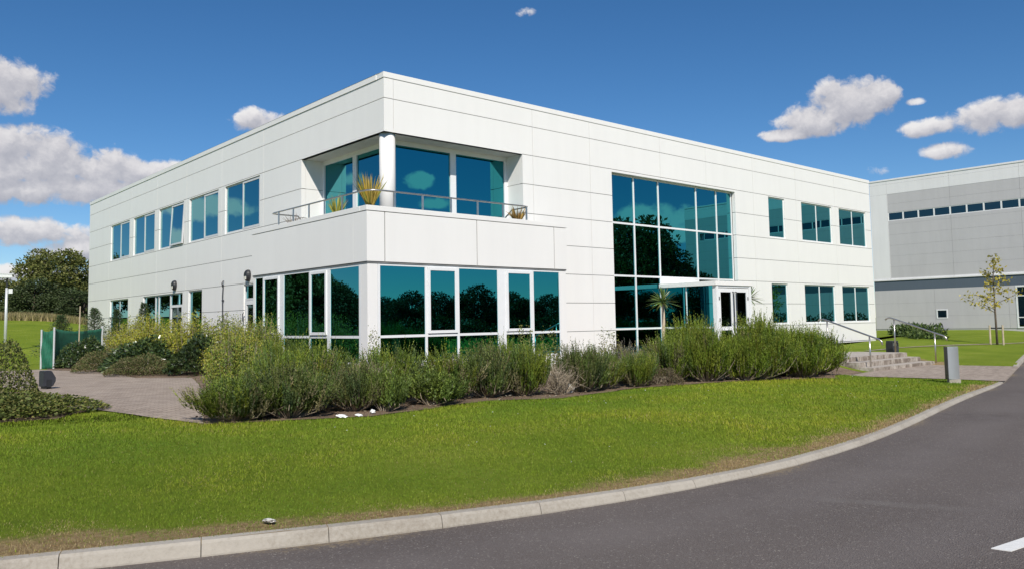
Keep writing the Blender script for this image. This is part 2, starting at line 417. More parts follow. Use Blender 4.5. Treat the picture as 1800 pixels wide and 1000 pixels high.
# ------------------------------------------------------------------ main building
LR, LL, HT = 31.28, 31.60, 8.78
bld = empty('office_building', (0, 0, 0), 0, 'long white panelled two storey office block with recessed corner balcony and teal mirror windows', 'building')
GH, GV = .020, .015
def facade(name, T, a_joints, z_joints, a_end, z_end, openings, parent, mats, depth=.16, mi=lambda a, z: 0, gh=GH, gv=GV):
    A = sorted(set([round(x, 4) for x in a_joints + list(a_end)] + [round(v, 4) for o in openings for v in o[:2]]))
    Z = sorted(set([round(x, 4) for x in z_joints + list(z_end)] + [round(v, 4) for o in openings for v in o[2:]]))
    A = [x for x in A if a_end[0] <= x <= a_end[1]]; Z = [x for x in Z if z_end[0] <= x <= z_end[1]]
    inside = lambda a, z: any(o[0] < a < o[1] and o[2] < z < o[3] for o in openings)
    na, nz = len(A)-1, len(Z)-1
    fill = [[not inside((A[i]+A[i+1])/2, (Z[j]+Z[j+1])/2) for j in range(nz)] for i in range(na)]
    ja = set(round(x, 4) for x in a_joints); jz = set(round(x, 4) for x in z_joints)
    mb = MB(); nm = len(mats)-1
    for i in range(na):
        for j in range(nz):
            if not fill[i][j]: continue
            a0, a1, z0, z1 = A[i], A[i+1], Z[j], Z[j+1]; m_ = mi((a0+a1)/2, (z0+z1)/2)
            mb.quad([T(a0, .02, z0), T(a1, .02, z0), T(a1, .02, z1), T(a0, .02, z1)], nm)
            e = {}
            for side, val, nb, js, g in (('l', a0, (i-1, j), ja, gv), ('r', a1, (i+1, j), ja, gv), ('b', z0, (i, j-1), jz, gh), ('t', z1, (i, j+1), jz, gh)):
                ok = 0 <= nb[0] < na and 0 <= nb[1] < nz; isj = val in js
                gap = g/2 if isj and ok and fill[nb[0]][nb[1]] else 0
                dep = depth if not (ok and fill[nb[0]][nb[1]]) else (.019 if isj else 0)
                if side == 'l' and abs(val - a_end[0]) < 1e-4: dep = 0
                e[side] = (gap, dep)
            a0 += e['l'][0]; a1 -= e['r'][0]; z0 += e['b'][0]; z1 -= e['t'][0]
            mb.quad([T(a0, 0, z0), T(a1, 0, z0), T(a1, 0, z1), T(a0, 0, z1)], m_)
            for side, pq in (('l', ((a0, z0), (a0, z1))), ('r', ((a1, z1), (a1, z0))), ('b', ((a1, z0), (a0, z0))), ('t', ((a0, z1), (a1, z1)))):
                d = e[side][1]
                if d: (p0, q0), (p1, q1) = pq; mb.quad([T(p0, 0, q0), T(p1, 0, q1), T(p1, d, q1), T(p0, d, q0)], m_)
    o = mb.build(name, mats, parent, recalc=False)
    me = o.data
    if T is not TR:
        me.flip_normals()
    return o

WU = (5.05, 6.95); WG = (1.07, 2.93)
Rwin = [(20.86, 22.28, *WU), (23.84, 26.88, *WU), (27.65, 30.69, *WU), (20.86, 22.28, *WG), (23.84, 26.88, *WG), (27.65, 30.69, *WG)]
CW = (9.98, 18.13, -.12, 6.9)
fac_r = facade('facade_wall', TR, [.33, 5.95, 8.8, 12.9, 16.0, 19.6, 23.36, 27.26], [1, 2, 3, 4, 5, 6, 7, 8], (0, LR), (.1, 8.6),
       Rwin + [CW, (0, 5.47, .1, 7.0)], bld, [M['panel'], M['joint']])
Lwin = [(8.47, 11.70, *WU), (12.38, 15.62, *WU), (16.28, 19.53, *WU), (20.15, 23.38, *WU), (24.03, 27.30, *WU)]
Lg = [(24.1, 27.24, 1.05, 2.93), (16.33, 21.72, -.1, 2.93), (14.06, 15.62, -.1, 2.96), (8.75, 9.85, -.1, 2.96)]
fac_l = facade('facade_wall', TL, [8.15, 12.04, 15.95, 19.84, 23.70, 27.65], [1, 2, 3, 4, 5, 6, 7, 8], (0, LL), (.1, 8.6),
       Lwin + Lg + [(0, 5.18, .1, 7.0)], bld, [M['panel'], M['joint']])
mb = MB()  # the two hidden sides
mb.box(LR-.3, LR-.004, .17, LL, -.2, 8.6); mb.box(.17, LR-.3, LL-.3, LL-.004, -.2, 8.6)
mb.build('rear_wall', M['panel'], bld)
mb = MB()  # interior dark core keeps the windows from seeing daylight through
mb.box(1.4, LR-.5, 1.4, LL-.5, 0, 8.4); mb.build('inner_core', M['dark'], bld)
mb = MB(); mb.box(.05, LR-.05, .05, LL-.05, 8.45, 8.62); mb.build('roof', M['roof'], bld)
def coping(name, x0, x1, y0, y1, z0, z1, w, mat, parent, ov=.018):
    mb = MB()
    mb.box(x0-ov, x1+ov, y0-ov, y0+w, z0, z1); mb.box(x0-ov, x1+ov, y1-w, y1+ov, z0, z1)
    mb.box(x0-ov, x0+w, y0+w, y1-w, z0, z1); mb.box(x1-w, x1+ov, y0+w, y1-w, z0, z1)
    return mb.build(name, mat, parent, bevel=.008)
coping('roof_coping', 0, LR, 0, LL, 8.608, HT, .4, M['panel'], bld)
for p, q, T in ((6.05, 9.96, TR), (18.15, LR-.02, TR), (5.8, 8.73, TL), (9.87, 14.04, TL), (15.64, 16.31, TL), (21.74, LL-.02, TL)):
    mb = MB(); mb.box(p, q, .03, .3, -.4, .085, T); mb.build('plinth', M['panel'], bld)

def frame_bars(mb, T, a0, a1, z0, z1, w, d0, d1):
    mb.box(a0, a0+w, d0, d1, z0, z1, T); mb.box(a1-w, a1, d0, d1, z0, z1, T)
    mb.box(a0+w, a1-w, d0+.002, d1, z0, z0+w, T); mb.box(a0+w, a1-w, d0+.002, d1, z1-w, z1, T)
def pane(T, a0, a1, z0, z1, d, parent, mat='glass', tilt=0., name='pane'):
    mb = MB(); n0 = len(mb.v); mb.box(a0, a1, d, d+.02, z0, z1, T)
    if tilt: mb.v = [T(*(np.array(T(*v)) + np.array((0, -tilt*(1-(v[2]-z0)/(z1-z0)), 0)))) for v in mb.v]
    o = mb.build(name, M[mat], parent)
    if T is TL or T is TR:
        j = rng.normal(0, .0035, 2)  # panes never sit perfectly coplanar
        me = o.data; co = [v.co.copy() for v in me.vertices]
        c = sum(co, Vector())/len(co)
        for v in me.vertices:
            r = v.co - c
            if T is TR: v.co.y += r.x*j[0] + r.z*j[1]*.5
            else: v.co.x += r.y*j[0] + r.z*j[1]*.5
    return o
def window2(T, o, opener=None, mat='frame', open_=0.):
    a0, a1, z0, z1 = o; mb = MB(); w = .055; d = .055
    frame_bars(mb, T, a0+.004, a1-.004, z0+.004, z1-.004, w, d, d+.09)
    am = (a0+a1)/2; two = a1-a0 > 2
    if two: mb.box(am-.04, am+.04, d+.001, d+.089, z0+w, z1-w, T)
    f = mb.build('window', M[mat], bld)
    spans = [(a0+w, am-.04), (am+.04, a1-w)] if two else [(a0+w, a1-w)]
    for k, (p, q) in enumerate(spans):
        if opener == k:
            s = MB(); frame_bars(s, T, p-.02, q+.02, z0+.03, z1-.03, .075, d-.03, d+.03)
            if open_: s.v = [T(*(np.array(T(*v)) - np.array((0, open_*(1-(v[2]-z0)/(z1-z0)), 0)))) for v in s.v]
            sh = s.build('opening_sash', M[mat], f)
            pane(T, p+.05, q-.05, z0+.10, z1-.10, d, f, tilt=open_)
        else: pane(T, p+.002, q-.002, z0+w+.002, z1-w-.002, d+.018, f)
    return f
for k, o in enumerate(Lwin): window2(TL, o, opener=0, mat='frame_grey', open_=.10 if k == 2 else 0)
for o in Rwin: window2(TR, o, opener=None)
window2(TL, Lg[0], None, 'frame_grey')
# left ground floor: glazed screen with door, tall window, second door
def panels(T, name, bars, panes, mat='frame', parent=None, glass='glass'):
    mb = MB()
    for b in bars: mb.box(*b, T)
    f = mb.build(name, M[mat], parent or bld)
    for p in panes: pane(T, *p, f, glass)
    return f
a0, a1, z0, z1 = Lg[1]
scr = panels(TL, 'window', [(a0, a0+.05, .05, .14, z0, z1-.055), (17.98, 18.06, .05, .14, z0, z1-.055), (19.55, 19.63, .05, .14, z0, z1-.055), (20.0, 20.08, .05, .14, z0, z1-.055), (a1-.05, a1, .05, .14, z0, z1-.055), (a0, a1, .049, .14, z1-.055, z1)],
       [(18.06, 19.55, .05, z1-.055, .09), (19.63, 20.0, .05, z1-.055, .09), (20.08, a1-.05, .05, z1-.055, .09), (a0+.05, 17.98, 2.42, z1-.055, .09)], 'frame_grey', glass='glass')
door = panels(TL, 'side_door', [(a0+.052, 17.978, .03, .12, 2.30, 2.41), (a0+.052, a0+.19, .03, .12, 0, 2.298), (17.84, 17.978, .03, .12, 0, 2.298), (a0+.192, 17.838, .032, .118, 0, .2)], [(a0+.192, 17.838, .2, 2.298, .07)], 'frame', glass='glass_dark')
mb = MB(); mb.box(16.42, 16.46, -.03, .03, 1.75, 1.83, TL); mb.build('door_closer', M['dark'], door)
a0, a1, z0, z1 = Lg[2]
panels(TL, 'window', [(a0, a0+.05, .05, .14, z0, z1-.055), (a1-.05, a1, .05, .14, z0, z1-.055), (a0, a1, .049, .14, z1-.055, z1)], [(a0+.05, a1-.05, .02, z1-.055, .09)], 'frame_grey')
a0, a1, z0, z1 = Lg[3]
scr2 = panels(TL, 'window', [(a0, a0+.05, .05, .14, z0, z1-.055), (a1-.05, a1, .05, .14, z0, z1-.055), (a0, a1, .049, .14, z1-.055, z1), (a0+.05, a1-.05, .05, .14, 2.36, 2.44)], [(a0+.05, a1-.05, 2.44, z1-.055, .09)], 'frame_grey')
door2 = panels(TL, 'side_door', [(a0+.052, a1-.052, .03, .12, 2.2, 2.35), (a1-.2, a1-.052, .03, .12, 0, 2.198), (a0+.052, a0+.2, .03, .12, 0, 2.198)], [(a0+.2, a1-.2, .02, 2.198, .07)], 'frame', glass='glass_dark')
mb = MB(); mb.tube([(-.05, 9.72, 1.55), (-.09, 9.72, 1.62), (-.09, 9.72, 1.85), (-.05, 9.72, 1.92)], .018); mb.build('door_handle', M['dark'], door2)
# wall lamps, cable pipe
for y in (17.2, 9.35):
    mb = MB(); n = 18
    def ring(d, r): return [(-d, y + r*.72*math.cos(2*math.pi*k/n), 3.27 + r*math.sin(2*math.pi*k/n)) for k in range(n)]
    rs = [ring(.0, .22), ring(.07, .225), ring(.13, .2), ring(.17, .15)]
    b = 0
    for r_ in rs: mb.v += r_
    for i in range(3):
        for k in range(n): mb.f.append((i*n+k, i*n+(k+1) % n, (i+1)*n+(k+1) % n, (i+1)*n+k)); mb.mi.append(0)
    mb.f += [tuple(range(n))[::-1], tuple(3*n+k for k in range(n))]; mb.mi += [0, 0]
    lo = mb.build('wall_lamp', M['dark'], bld)
    mb = MB(); mb.prism([(-.185, y-.09), (-.172, y-.11), (-.172, y+.11), (-.185, y+.09)], 3.12, 3.24); mb.build('lens', M['lamp_lens'], lo)
mb = MB(); mb.tube([(-.04, 11.75, 0), (-.04, 11.75, 1.4), (-.05, 11.76, 2.6), (-.03, 11.74, 3.05)], .022); mb.tube([(-.05, 11.75, 2.95), (-.1, 11.7, 3.1), (-.03, 11.72, 3.2)], .025)
for z in (.6, 1.2, 1.8, 2.4): mb.box(-.075, .0, 11.71, 11.79, z, z+.05)
mb.build('cable_pipe', M['charcoal'], bld)

# ---- recessed corner: soffit, reveals, terrace floor, column, glazing
mb = MB(); mb.box(.012, 5.47, .012, .80, 7.0, 7.12); mb.box(.012, .80, .80, 5.18, 7.0, 7.12); mb.build('soffit', M['soffit'], bld)
for T, c in ((TR, 5.47), (TL, 5.18)):
    mb = MB(); mb.box(c+.012, c+.13, .165, .80, 4.0, 7.0, T, 1)
    for z0, z1 in ((4.0, 5-.008), (5+.008, 6-.008), (6+.008, 7.0)): mb.box(c, c+.0119, .165, .80, z0, z1, T)
    mb.build('recess_reveal', [M['panel'], M['joint']], bld)
mb = MB(); mb.box(-1.3, 5.9, -1.3, 1.0, 3.85, 4.0); mb.box(-1.3, 1.0, 1.0, 5.6, 3.85, 4.0); mb.build('terrace_floor', M['roof'], bld)
mb = MB(); n = 32
mb.prism([(.30+.235*math.cos(2*math.pi*k/n), .30+.235*math.sin(2*math.pi*k/n)) for k in range(n)], 4.0, 6.998)
co_ = mb.build('column', M['panel'], bld)
for p_ in co_.data.polygons:
    if abs(p_.normal.z) < .5: p_.use_smooth = True
g = panels(TR, 'balcony_glazing', [(.80, 5.47, .80, .92, 6.86, 7.0), (.80, .92, .80, .92, 4.0, 6.86), (3.03, 3.256, .80, .92, 4.0, 6.86), (5.345, 5.47, .80, .92, 4.0, 6.86)],
       [(.92, 3.03, 4.0, 6.86, .85), (3.256, 5.345, 4.0, 6.86, .85)])
g = panels(TL, 'balcony_glazing', [(.925, 5.18, .80, .92, 6.86, 7.0), (.925, 1.0, .80, .92, 4.0, 6.86), (2.93, 3.16, .80, .92, 4.0, 6.86), (5.07, 5.18, .80, .92, 4.0, 6.86)],
       [(1.0, 2.93, 4.0, 6.86, .85), (3.16, 5.07, 4.0, 6.86, .85)])

# ---- projecting ground floor box with balcony parapet
BX, BY, BXE, BYE = -1.48, -1.45, 6.03, 5.75
TRb = lambda a, d, z: (a, BY+d, z); TLb = lambda a, d, z: (BX+d, a, z)
o1 = facade('parapet_panel', TRb, [-.92, 2.27, 5.46], [], (BX, BXE), (3.03, 4.365), [], bld, [M['panel'], M['joint']], depth=.25, gv=.03)
o2 = facade('parapet_panel', TR, [-.92, 4.0], [], (BY, BYE), (3.03, 4.365), [], bld, [M['panel'], M['joint']], depth=.25, gv=.012)
# (left parapet: rebuilt in its own plane)
bpy.data.objects.remove(o2)
o2 = facade('parapet_panel', TLb, [-.75], [], (BY, BYE), (3.03, 4.365), [], bld, [M['panel'], M['joint']], depth=.25, gv=.006); 
o2.data.update()
mb = MB(); mb.box(BX+.03, BXE-.005, BY+.251, BY+.30, 3.03, 4.36); mb.box(BY+.30, BYE-.005, BX+.251-BX+0-.0+0, BX+.30-BX, 3.03, 4.36, TLb) if False else None
mb.box(BX+.03, BXE-.27, BY+.03, BY+.24, 3.035, 4.36) if False else None
mb.box(BXE-.2, BXE-.002, BY+.26, 0.0, 3.03, 4.36); mb.box(BX+.26, 0.0, BYE-.2, BYE-.002, 3.03, 4.36)
mb.box(BX+.02, BXE-.21, BY+.27, BY+.30, 3.95, 4.36); mb.box(BX+.27, BX+.30, BY+.31, BYE-.21, 3.95, 4.36)
mb.build('parapet_back', M['panel'], bld)
mb = MB()
mb.box(BX-.015, BXE+.02, BY-.015, BY+.33, 4.378, 4.52); mb.box(BX-.015, BX+.33, BY+.332, BYE+.015, 4.378, 4.52)
mb.box(BXE-.3, BXE+.02, BY+.332, -.003, 4.378, 4.52); mb.box(BX+.332, -.003, BYE-.3, BYE+.015, 4.378, 4.52)
mb.build('parapet_coping', M['panel'], bld, bevel=.008)
mb = MB(); mb.box(BX+.02, BXE-.02, BY+.02, .1, 2.985, 3.026); mb.box(BX+.02, .1, .1, BYE-.02, 2.985, 3.026); mb.build('fascia_shadow_strip', M['joint'], bld)  # solid dark strip colours in the shadow line under the fascia
GR = -1.41
Tg = lambda a, d, z: (a, GR+d, z); Tgl = lambda a, d, z: (-1.44+d, a, z)
# corner post and end posts
mb = MB(); mb.box(-1.44, -1.135, GR, -1.07, -.3, 2.98); mb.build('corner_post', M['panel'], bld, bevel=.006)
mb = MB(); mb.box(5.72, 6.0, GR, -.002, -.3, 2.98); mb.build('end_post', M['panel'], bld, bevel=.006)
mb = MB(); mb.box(-1.44, -.002, 5.58, 5.72, -.3, 2.98); mb.build('end_post', M['panel'], bld, bevel=.006)
def strip(T, name, muls, openers, ends, flip=False):
    """muls: (a, half width) vertical bars; openers: indices of bays that carry an opening sash"""
    w = .045; mb = MB(); zb, zt, zs = .30, 2.98, 1.035
    ms = sorted(muls)
    for a, h in ms: mb.box(a-h, a+h, .0, .10, zb, zt, T)
    bays = [(ms[i][0]+ms[i][1], ms[i+1][0]-ms[i+1][1]) for i in range(len(ms)-1)]
    for p, q in bays:
        mb.box(p, q, .002, .10, zs-.035, zs+.035, T); mb.box(p, q, .002, .10, zt-.055, zt, T); mb.box(p, q, .002, .10, zb, zb+.05, T)
    f = mb.build(name, M['frame'], bld, bevel=0)
    for k, (p, q) in enumerate(bays):
        if k in openers:
            s = MB(); frame_bars(s, T, p+.005, q-.005, zs+.05, zt-.06, .085, -.035, .06); s.build('opening_sash', M['frame'], f, bevel=.006)
            pane(T, p+.09, q-.09, zs+.14, zt-.15, -.012, f)
        else: pane(T, p, q, zs+.035, zt-.055, .018, f)
        pane(T, p, q, zb+.05, zs-.035, .018, f)
    return f
strip(Tg, 'corner_window', [(-1.09, .04), (.45, .04), (1.575, .04), (3.235, .165), (4.515, .045), (5.70, .02)], (1, 3), None)
# the wide mullion is its own blank post
strip(Tgl, 'corner_window', [(-1.02, .05), (.68, .085), (1.81, .045), (3.64, .15), (4.955, .04), (5.57, .012)], (1, 3), None)
mb = MB(); mb.box(-1.13, 5.71, GR+.02, GR+.2, -.3, .298); mb.build('plinth', M['panel'], bld); mb = MB(); mb.box(-1.42, -1.2, -1.06, 5.57, -.3, .298); mb.build('plinth', M['panel'], bld)

# ---- curtain wall with porch
D0 = .22
Tc = lambda a, d, z: (a, D0+d, z)
mull = [10.02, 11.45, 12.97, 15.5, 16.96, 18.10]
mb = MB(); cells = []
zs = [-.1, 1.035, 3.03, 5.03, 6.88]
for a in mull: mb.box(a-.035, a+.035, -.03, .06, -.1, 6.88, Tc)
for j, z in enumerate(zs):
    for i in range(5): mb.box(mull[i]+.035, mull[i+1]-.035, -.028, .06, z-.035, z+.035, Tc)
cw = mb.build('curtain_wall', M['frame'], bld)
for i in range(5):
    for j in range(4): pane(Tc, mull[i]+.035, mull[i+1]-.035, zs[j]+.035, zs[j+1]-.035, .0, cw)
mb = MB(); mb.box(13.0, 15.47, -.02, .05, 2.72, 2.99, Tc); mb.build('spandrel_panel', M['panel'], cw)
mb = MB(); mb.box(12.82, 15.31, -2.47, .18, 2.60, 2.76); mb.build('porch_canopy', M['panel'], bld, bevel=.006)
TP = lambda a, d, z: (12.93+d, a, z)     # porch side screen
TQ = lambda a, d, z: (15.13+d, a, z)
for T in (TP, TQ):
    ps = panels(T, 'porch_screen', [(-2.26, .18, .0, .06, 1.0, 1.07), (-1.06, -1.02, .0, .06, .05, .998), (-1.06, -1.02, .0, .06, 1.072, 2.6), (-2.26, .18, .001, .06, -.1, .05)],
           [(-2.26, -1.06, 1.07, 2.6, .02), (-1.02, .18, 1.07, 2.6, .02), (-2.26, -1.06, .05, 1.0, .02), (-1.02, .18, .05, 1.0, .02)])
mb = MB(); mb.box(12.90, 13.02, -2.44, -2.26, -.1, 2.598); mb.box(15.10, 15.24, -2.44, -2.26, -.1, 2.598)
mb.box(13.02, 15.10, -2.42, -2.30, 2.52, 2.598); mb.build('porch_frame', M['frame'], bld, bevel=.005)
def leaf(a0, a1, hx):
    Td = lambda a, d, z: (a, -2.41+d, z)
    mb = MB(); frame_bars(mb, Td, a0, a1, .0, 2.5, .15, 0, .07); mb.box(a0+.15, a1-.15, .001, .07, .92, 1.06, Td)
    d = mb.build('entrance_door', M['frame'], bld, bevel=.004)
    pane(Td, a0+.15, a1-.15, 1.06, 2.35, .03, d, 'glass_dark'); pane(Td, a0+.15, a1-.15, .15, .92, .03, d, 'glass_dark')
    h = MB(); h.tube([(hx, -2.42, .95), (hx, -2.48, .95), (hx, -2.48, 2.36), (hx, -2.42, 2.36)], .02); h.build('handle', M['dark'], d)
    for z in (1.25, 2.05):
        hg = MB(); hg.box(hx + (-.89 if hx < 14 else .85), hx + (-.85 if hx < 14 else .89), -2.425, -2.408, z, z+.13); hg.build('hinge', M['dark'], d)
leaf(13.05, 14.05, 13.97); leaf(14.07, 15.08, 14.15)

# ---- balcony railing
rail = MB(); zR = 4.98; yb = -1.28
rail.tube([(.0, 4.75, 4.62), (-.35, 4.74, zR), (-1.1, 4.72, zR), (-1.26, 4.66, zR), (-1.3, 4.5, zR), (-1.3, 2.5, zR), (-1.3, -.85, zR), (-1.24, -1.12, zR), (-1.1, -1.24, zR), (-.85, yb, zR), (2, yb, zR), (4.35, yb, zR), (4.52, -1.22, zR), (4.58, -1.1, zR), (4.6, -.4, zR), (4.6, -.05, 4.75)], .024, 10)
ro = rail.build('balcony_railing', M['steel'], bld, smooth=True)
def post(x, y):
    mb = MB(); mb.box(x-.03, x+.03, y-.012 if abs(y-yb) < .01 else y-.03, y+.012 if abs(y-yb) < .01 else y+.03, 4.5, zR-.015) if abs(y-yb) < .01 else mb.box(x-.012, x+.012, y-.03, y+.03, 4.5, zR-.015)
    mb.build('post', M['steel'], ro)
for x in (-.5, .45, 1.45, 2.45, 3.45, 4.43): post(x, yb)
for y in (.15, 1.17, 2.12, 3.14, 4.14): post(-1.3, y)

# ------------------------------------------------------------------ second building (right)
b2 = empty('warehouse_building', (64, 0, 0), 0, 'tall pale grey industrial block with darker grey field and narrow window strip', 'building')
XB = 64.0; TB = lambda a, d, z: (d, a, z)
def f2(name, rng_a, rng_z, aj, zj, ops, mat, off=0.):
    T = lambda a, d, z: (d+off, a, z)
    o = facade(name, T, aj, zj, rng_a, rng_z, ops, b2, [mat, M['joint']], depth=.2, gh=.009, gv=.016); return o
aj = [-30, -24, -18.8, -13.2, -8.6, -3.2, 2.1, 7.65, 13.2]
f2('upper_wall', (-36, 14.8), (4.62, 14.0), aj, [12.75, 13.7], [(-36, 13.17, 4.84, 12.75)], M['panel_grey'])
f2('grey_wall_field', (-36, 13.17), (4.84, 12.75), aj, [5.9, 6.9, 7.9, 8.9, 9.9, 11.8], [(-34, 13.17, 10.22, 11.0)], M['panel_mid'], .012)
f2('lower_wall', (-36, 14.8), (.15, 3.72), [-30, -24, -18.8, -13.2, -8.6, -2.3, 3.45, 9.4], [1.3, 2.5], [(8.36, 9.31, 1.05, 1.86), (-.5, 2.9, .16, 3.70)], M['panel_mid'], .01)
mb = MB(); mb.box(-36, 14.79, .03, .3, 3.725, 4.60, TB); mb.build('fascia_band', M['band'], b2)
mb = MB(); mb.box(-36, 14.82, -.05, .3, 4.603, 4.72, TB); mb.build('band_ledge', M['panel_grey'], b2)
mb = MB(); mb.box(-36, 14.85, -.04, .5, 14.005, 14.18, TB); mb.build('roof_coping', M['panel_grey'], b2, bevel=.02)
mb = MB(); mb.box(-36, 14.78, .05, .4, -.3, .145, TB); mb.build('plinth', M['panel_mid'], b2)
mb = MB(); mb.box(-36, 14.8, .35, 40, -.3, 14.0, TB); mb.build('rear_wall', M['panel_grey'], b2)
a = 13.17
while a > -33:
    n = a - 1.37; mb = MB(); frame_bars(mb, TB, n, a-.001, 10.22, 11.0, .06, .03, .1); w = mb.build('window', M['frame'], b2)
    pane(TB, n+.06, a-.06, 10.28, 10.94, .07, w, 'glass_dark'); a = n
mb = MB(); frame_bars(mb, TB, 8.36, 9.31, 1.05, 1.86, .09, -.02, .1); w = mb.build('window', M['frame'], b2); pane(TB, 8.45, 9.22, 1.14, 1.77, .05, w, 'glass_dark')
mb = MB(); frame_bars(mb, TB, -.5, 2.9, .16, 3.70, .12, -.02, .1)
for z in (1.05, 2.85): mb.box(-.38, 2.78, -.018, .1, z-.04, z+.04, TB)
mb.box(1.15, 1.25, -.02, .1, .28, 3.58, TB); w = mb.build('glazed_door', M['frame'], b2)
for p, q in ((-.38, 1.15), (1.25, 2.78)):
    for r_, s_ in ((.28, 1.01), (1.09, 2.81), (2.89, 3.58)): pane(TB, p, q, r_, s_, .05, w, 'glass_dark')
b2.location = (XB, 0, 0)

# ------------------------------------------------------------------ steps, handrails, sign, lights
st = empty('entrance_steps', (13, -8.3, 0), 0, 'three stained concrete steps rising from the paved path to the entrance landing', 'steps')
def stepbox(x0, x1, y0, y1, z0, z1, name):
    mb = MB(); mb.box(x0-13, x1-13, y0+8.3, y1+8.3, z0, z1); mb.build(name, M['step'], st, bevel=.012)
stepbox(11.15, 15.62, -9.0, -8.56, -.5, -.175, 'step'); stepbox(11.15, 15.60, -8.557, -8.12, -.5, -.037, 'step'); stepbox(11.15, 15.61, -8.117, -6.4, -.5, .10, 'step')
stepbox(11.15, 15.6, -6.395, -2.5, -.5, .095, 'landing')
def handrail(x, yb_, label):
    r = empty('handrail', (x, yb_, -.29), 0, label, 'handrail', 'handrails beside the steps')
    z0 = -.29
    m_ = MB(); y1 = yb_ + 1.35
    pts = [(0, -.38, .78), (0, -.36, .88), (0, -.28, .945), (0, 0, 1.045), (0, 1.3, 1.52), (0, 1.45, 1.565), (0, 1.55, 1.56), (0, 1.62, 1.50)]
    m_.tube(pts, .026, 10); m_.build('rail', M['steel'], r, smooth=True)
    for y, zb, zt in ((0, -.02, 1.02), (1.32, .36, 1.5)):
        p = MB(); p.tube([(0, y, zb), (0, y, zt)], .024, 10); p.build('post', M['steel'], r, smooth=True)
handrail(11.5, -8.75, 'steel handrail left of the steps, against the rounded green bush')
handrail(15.85, -8.95, 'steel handrail on the right edge of the steps, beside the lawn slope')

sg = empty('totem_sign', (7.98, -12.38, float(H(7.98, -12.38))), R_(36), 'low blank satin steel totem sign on a stone footing at the lawn corner', 'sign')
mb = MB(); prof = []
for k in range(9):
    a = R_(-32 + 64*k/8); u_ = (k - 4)/4; prof.append((-.06 + .05*(1-u_)**2*.9, .145*u_))
poly = [(x, y) for x, y in prof] + [(.16, .145), (.20, -.145)]
mb.prism(poly, .09, .86); so = mb.build('sign_body', M['sign_steel'], sg, bevel=.004)
mb = MB(); mb.box(-.065, .16, .147, .165, .09, .865); mb.build('shaded_edge', M['dark'], sg)  # near-black strip paints in the shade on the sign's left side
mb = MB(); mb.box(-.04, .15, -.12, .13, -.1, .088); mb.build('footing', M['kerb'], sg)

def floodlight(loc, rz, label):
    r = empty('floodlight', loc, rz, label, 'light', 'ground floodlights')
    mb = MB()
    pr = [(-.11, 0), (.09, 0), (.15, .12), (.15, .20), (.06, .36), (-.11, .36)]
    n = len(pr)
    for y in (-.15, .15): mb.v += [(x, y, z+.04) for x, z in pr]
    mb.f += [tuple(range(n)), tuple(range(n, 2*n))[::-1]] + [(k, (k+1) % n, n+(k+1) % n, n+k) for k in range(n)]; mb.mi += [0]*(n+2)
    mb.build('housing', M['charcoal'], r, bevel=.012)
    p = MB(); p.box(-.05, .05, -.16, -.151, -.05, .2); p.box(-.05, .05, .151, .16, -.05, .2); p.box(-.06, .06, -.16, .16, -.06, .03); p.build('bracket', M['dark'], r)
    l = MB(); l.quad([(.158, -.12, .17), (.158, .12, .17), (.158, .12, .23), (.158, -.12, .23)]); 
    return r
floodlight((-8.32, 1.35, .03), R_(8), 'charcoal floodlight standing alone on the paving edge by the low groundcover')
floodlight((-5.17, 12.3, .03), R_(60), 'charcoal floodlight tucked under the dark laurel next to the green netting')
bn = empty('bollard_light', (16.6, -7.2, .06), R_(-20), 'short black square bollard light behind the top step', 'light')
mb = MB(); mb.box(-.2, .2, -.2, .2, -.05, .30); mb.box(-.19, .19, -.19, .19, .44, .54); mb.box(-.2, -.15, -.2, .2, .301, .439); mb.box(.15, .2, -.2, .2, .301, .439); mb.build('body', M['charcoal'], bn)
mb = MB(); mb.box(-.14, .14, -.15, .15, .302, .438); mb.build('lens', M['steel'], bn)

bn.scale = (.74, .74, .74)
# green netting fence
nf = empty('netting_fence', (-5.79, 12.6, 0), 0, 'green mesh windbreak netting stretched on timber posts beside the path', 'fence')
def netpanel(p, q, z0, z1, nm='net'):
    mb = MB(); nx, nz = 26, 12
    for j in range(nz+1):
        for i in range(nx+1):
            u, w = i/nx, j/nz; sag = .10*math.sin(u*math.pi)*w
            x, y = p[0]+(q[0]-p[0])*u+5.79, p[1]+(q[1]-p[1])*u-12.6
            d = .05*mnoise.noise((u*7, w*3, p[0])) + .03*math.sin(w*9+u*5)
            mb.v.append((x+d, y+d*.6, z0+(z1-z0)*w - sag + .04*mnoise.noise((u*9, 2, w*2))*w))
    for j in range(nz):
        for i in range(nx): b = j*(nx+1)+i; mb.f.append((b, b+1, b+nx+2, b+nx+1)); mb.mi.append(0)
    o = mb.build(nm, M['net'], nf, smooth=True); sm = o.modifiers.new('thick', 'SOLIDIFY'); sm.thickness = .006
netpanel((-6.08, 13.05), (-5.79, 12.6), -.02, 1.42); netpanel((-5.79, 12.6), (-3.6, 14.9), .0, 1.42)
for x, y, h in ((-5.78, 12.57, 1.48), (-3.6, 14.9, 1.5), (-6.08, 13.05, 1.4)):
    mb = MB(); x_, y_ = x+5.79, y-12.6; mb.tube([(x_, y_, -.2), (x_, y_, h)], .034, 8); mb.build('post', M['galv'], nf)

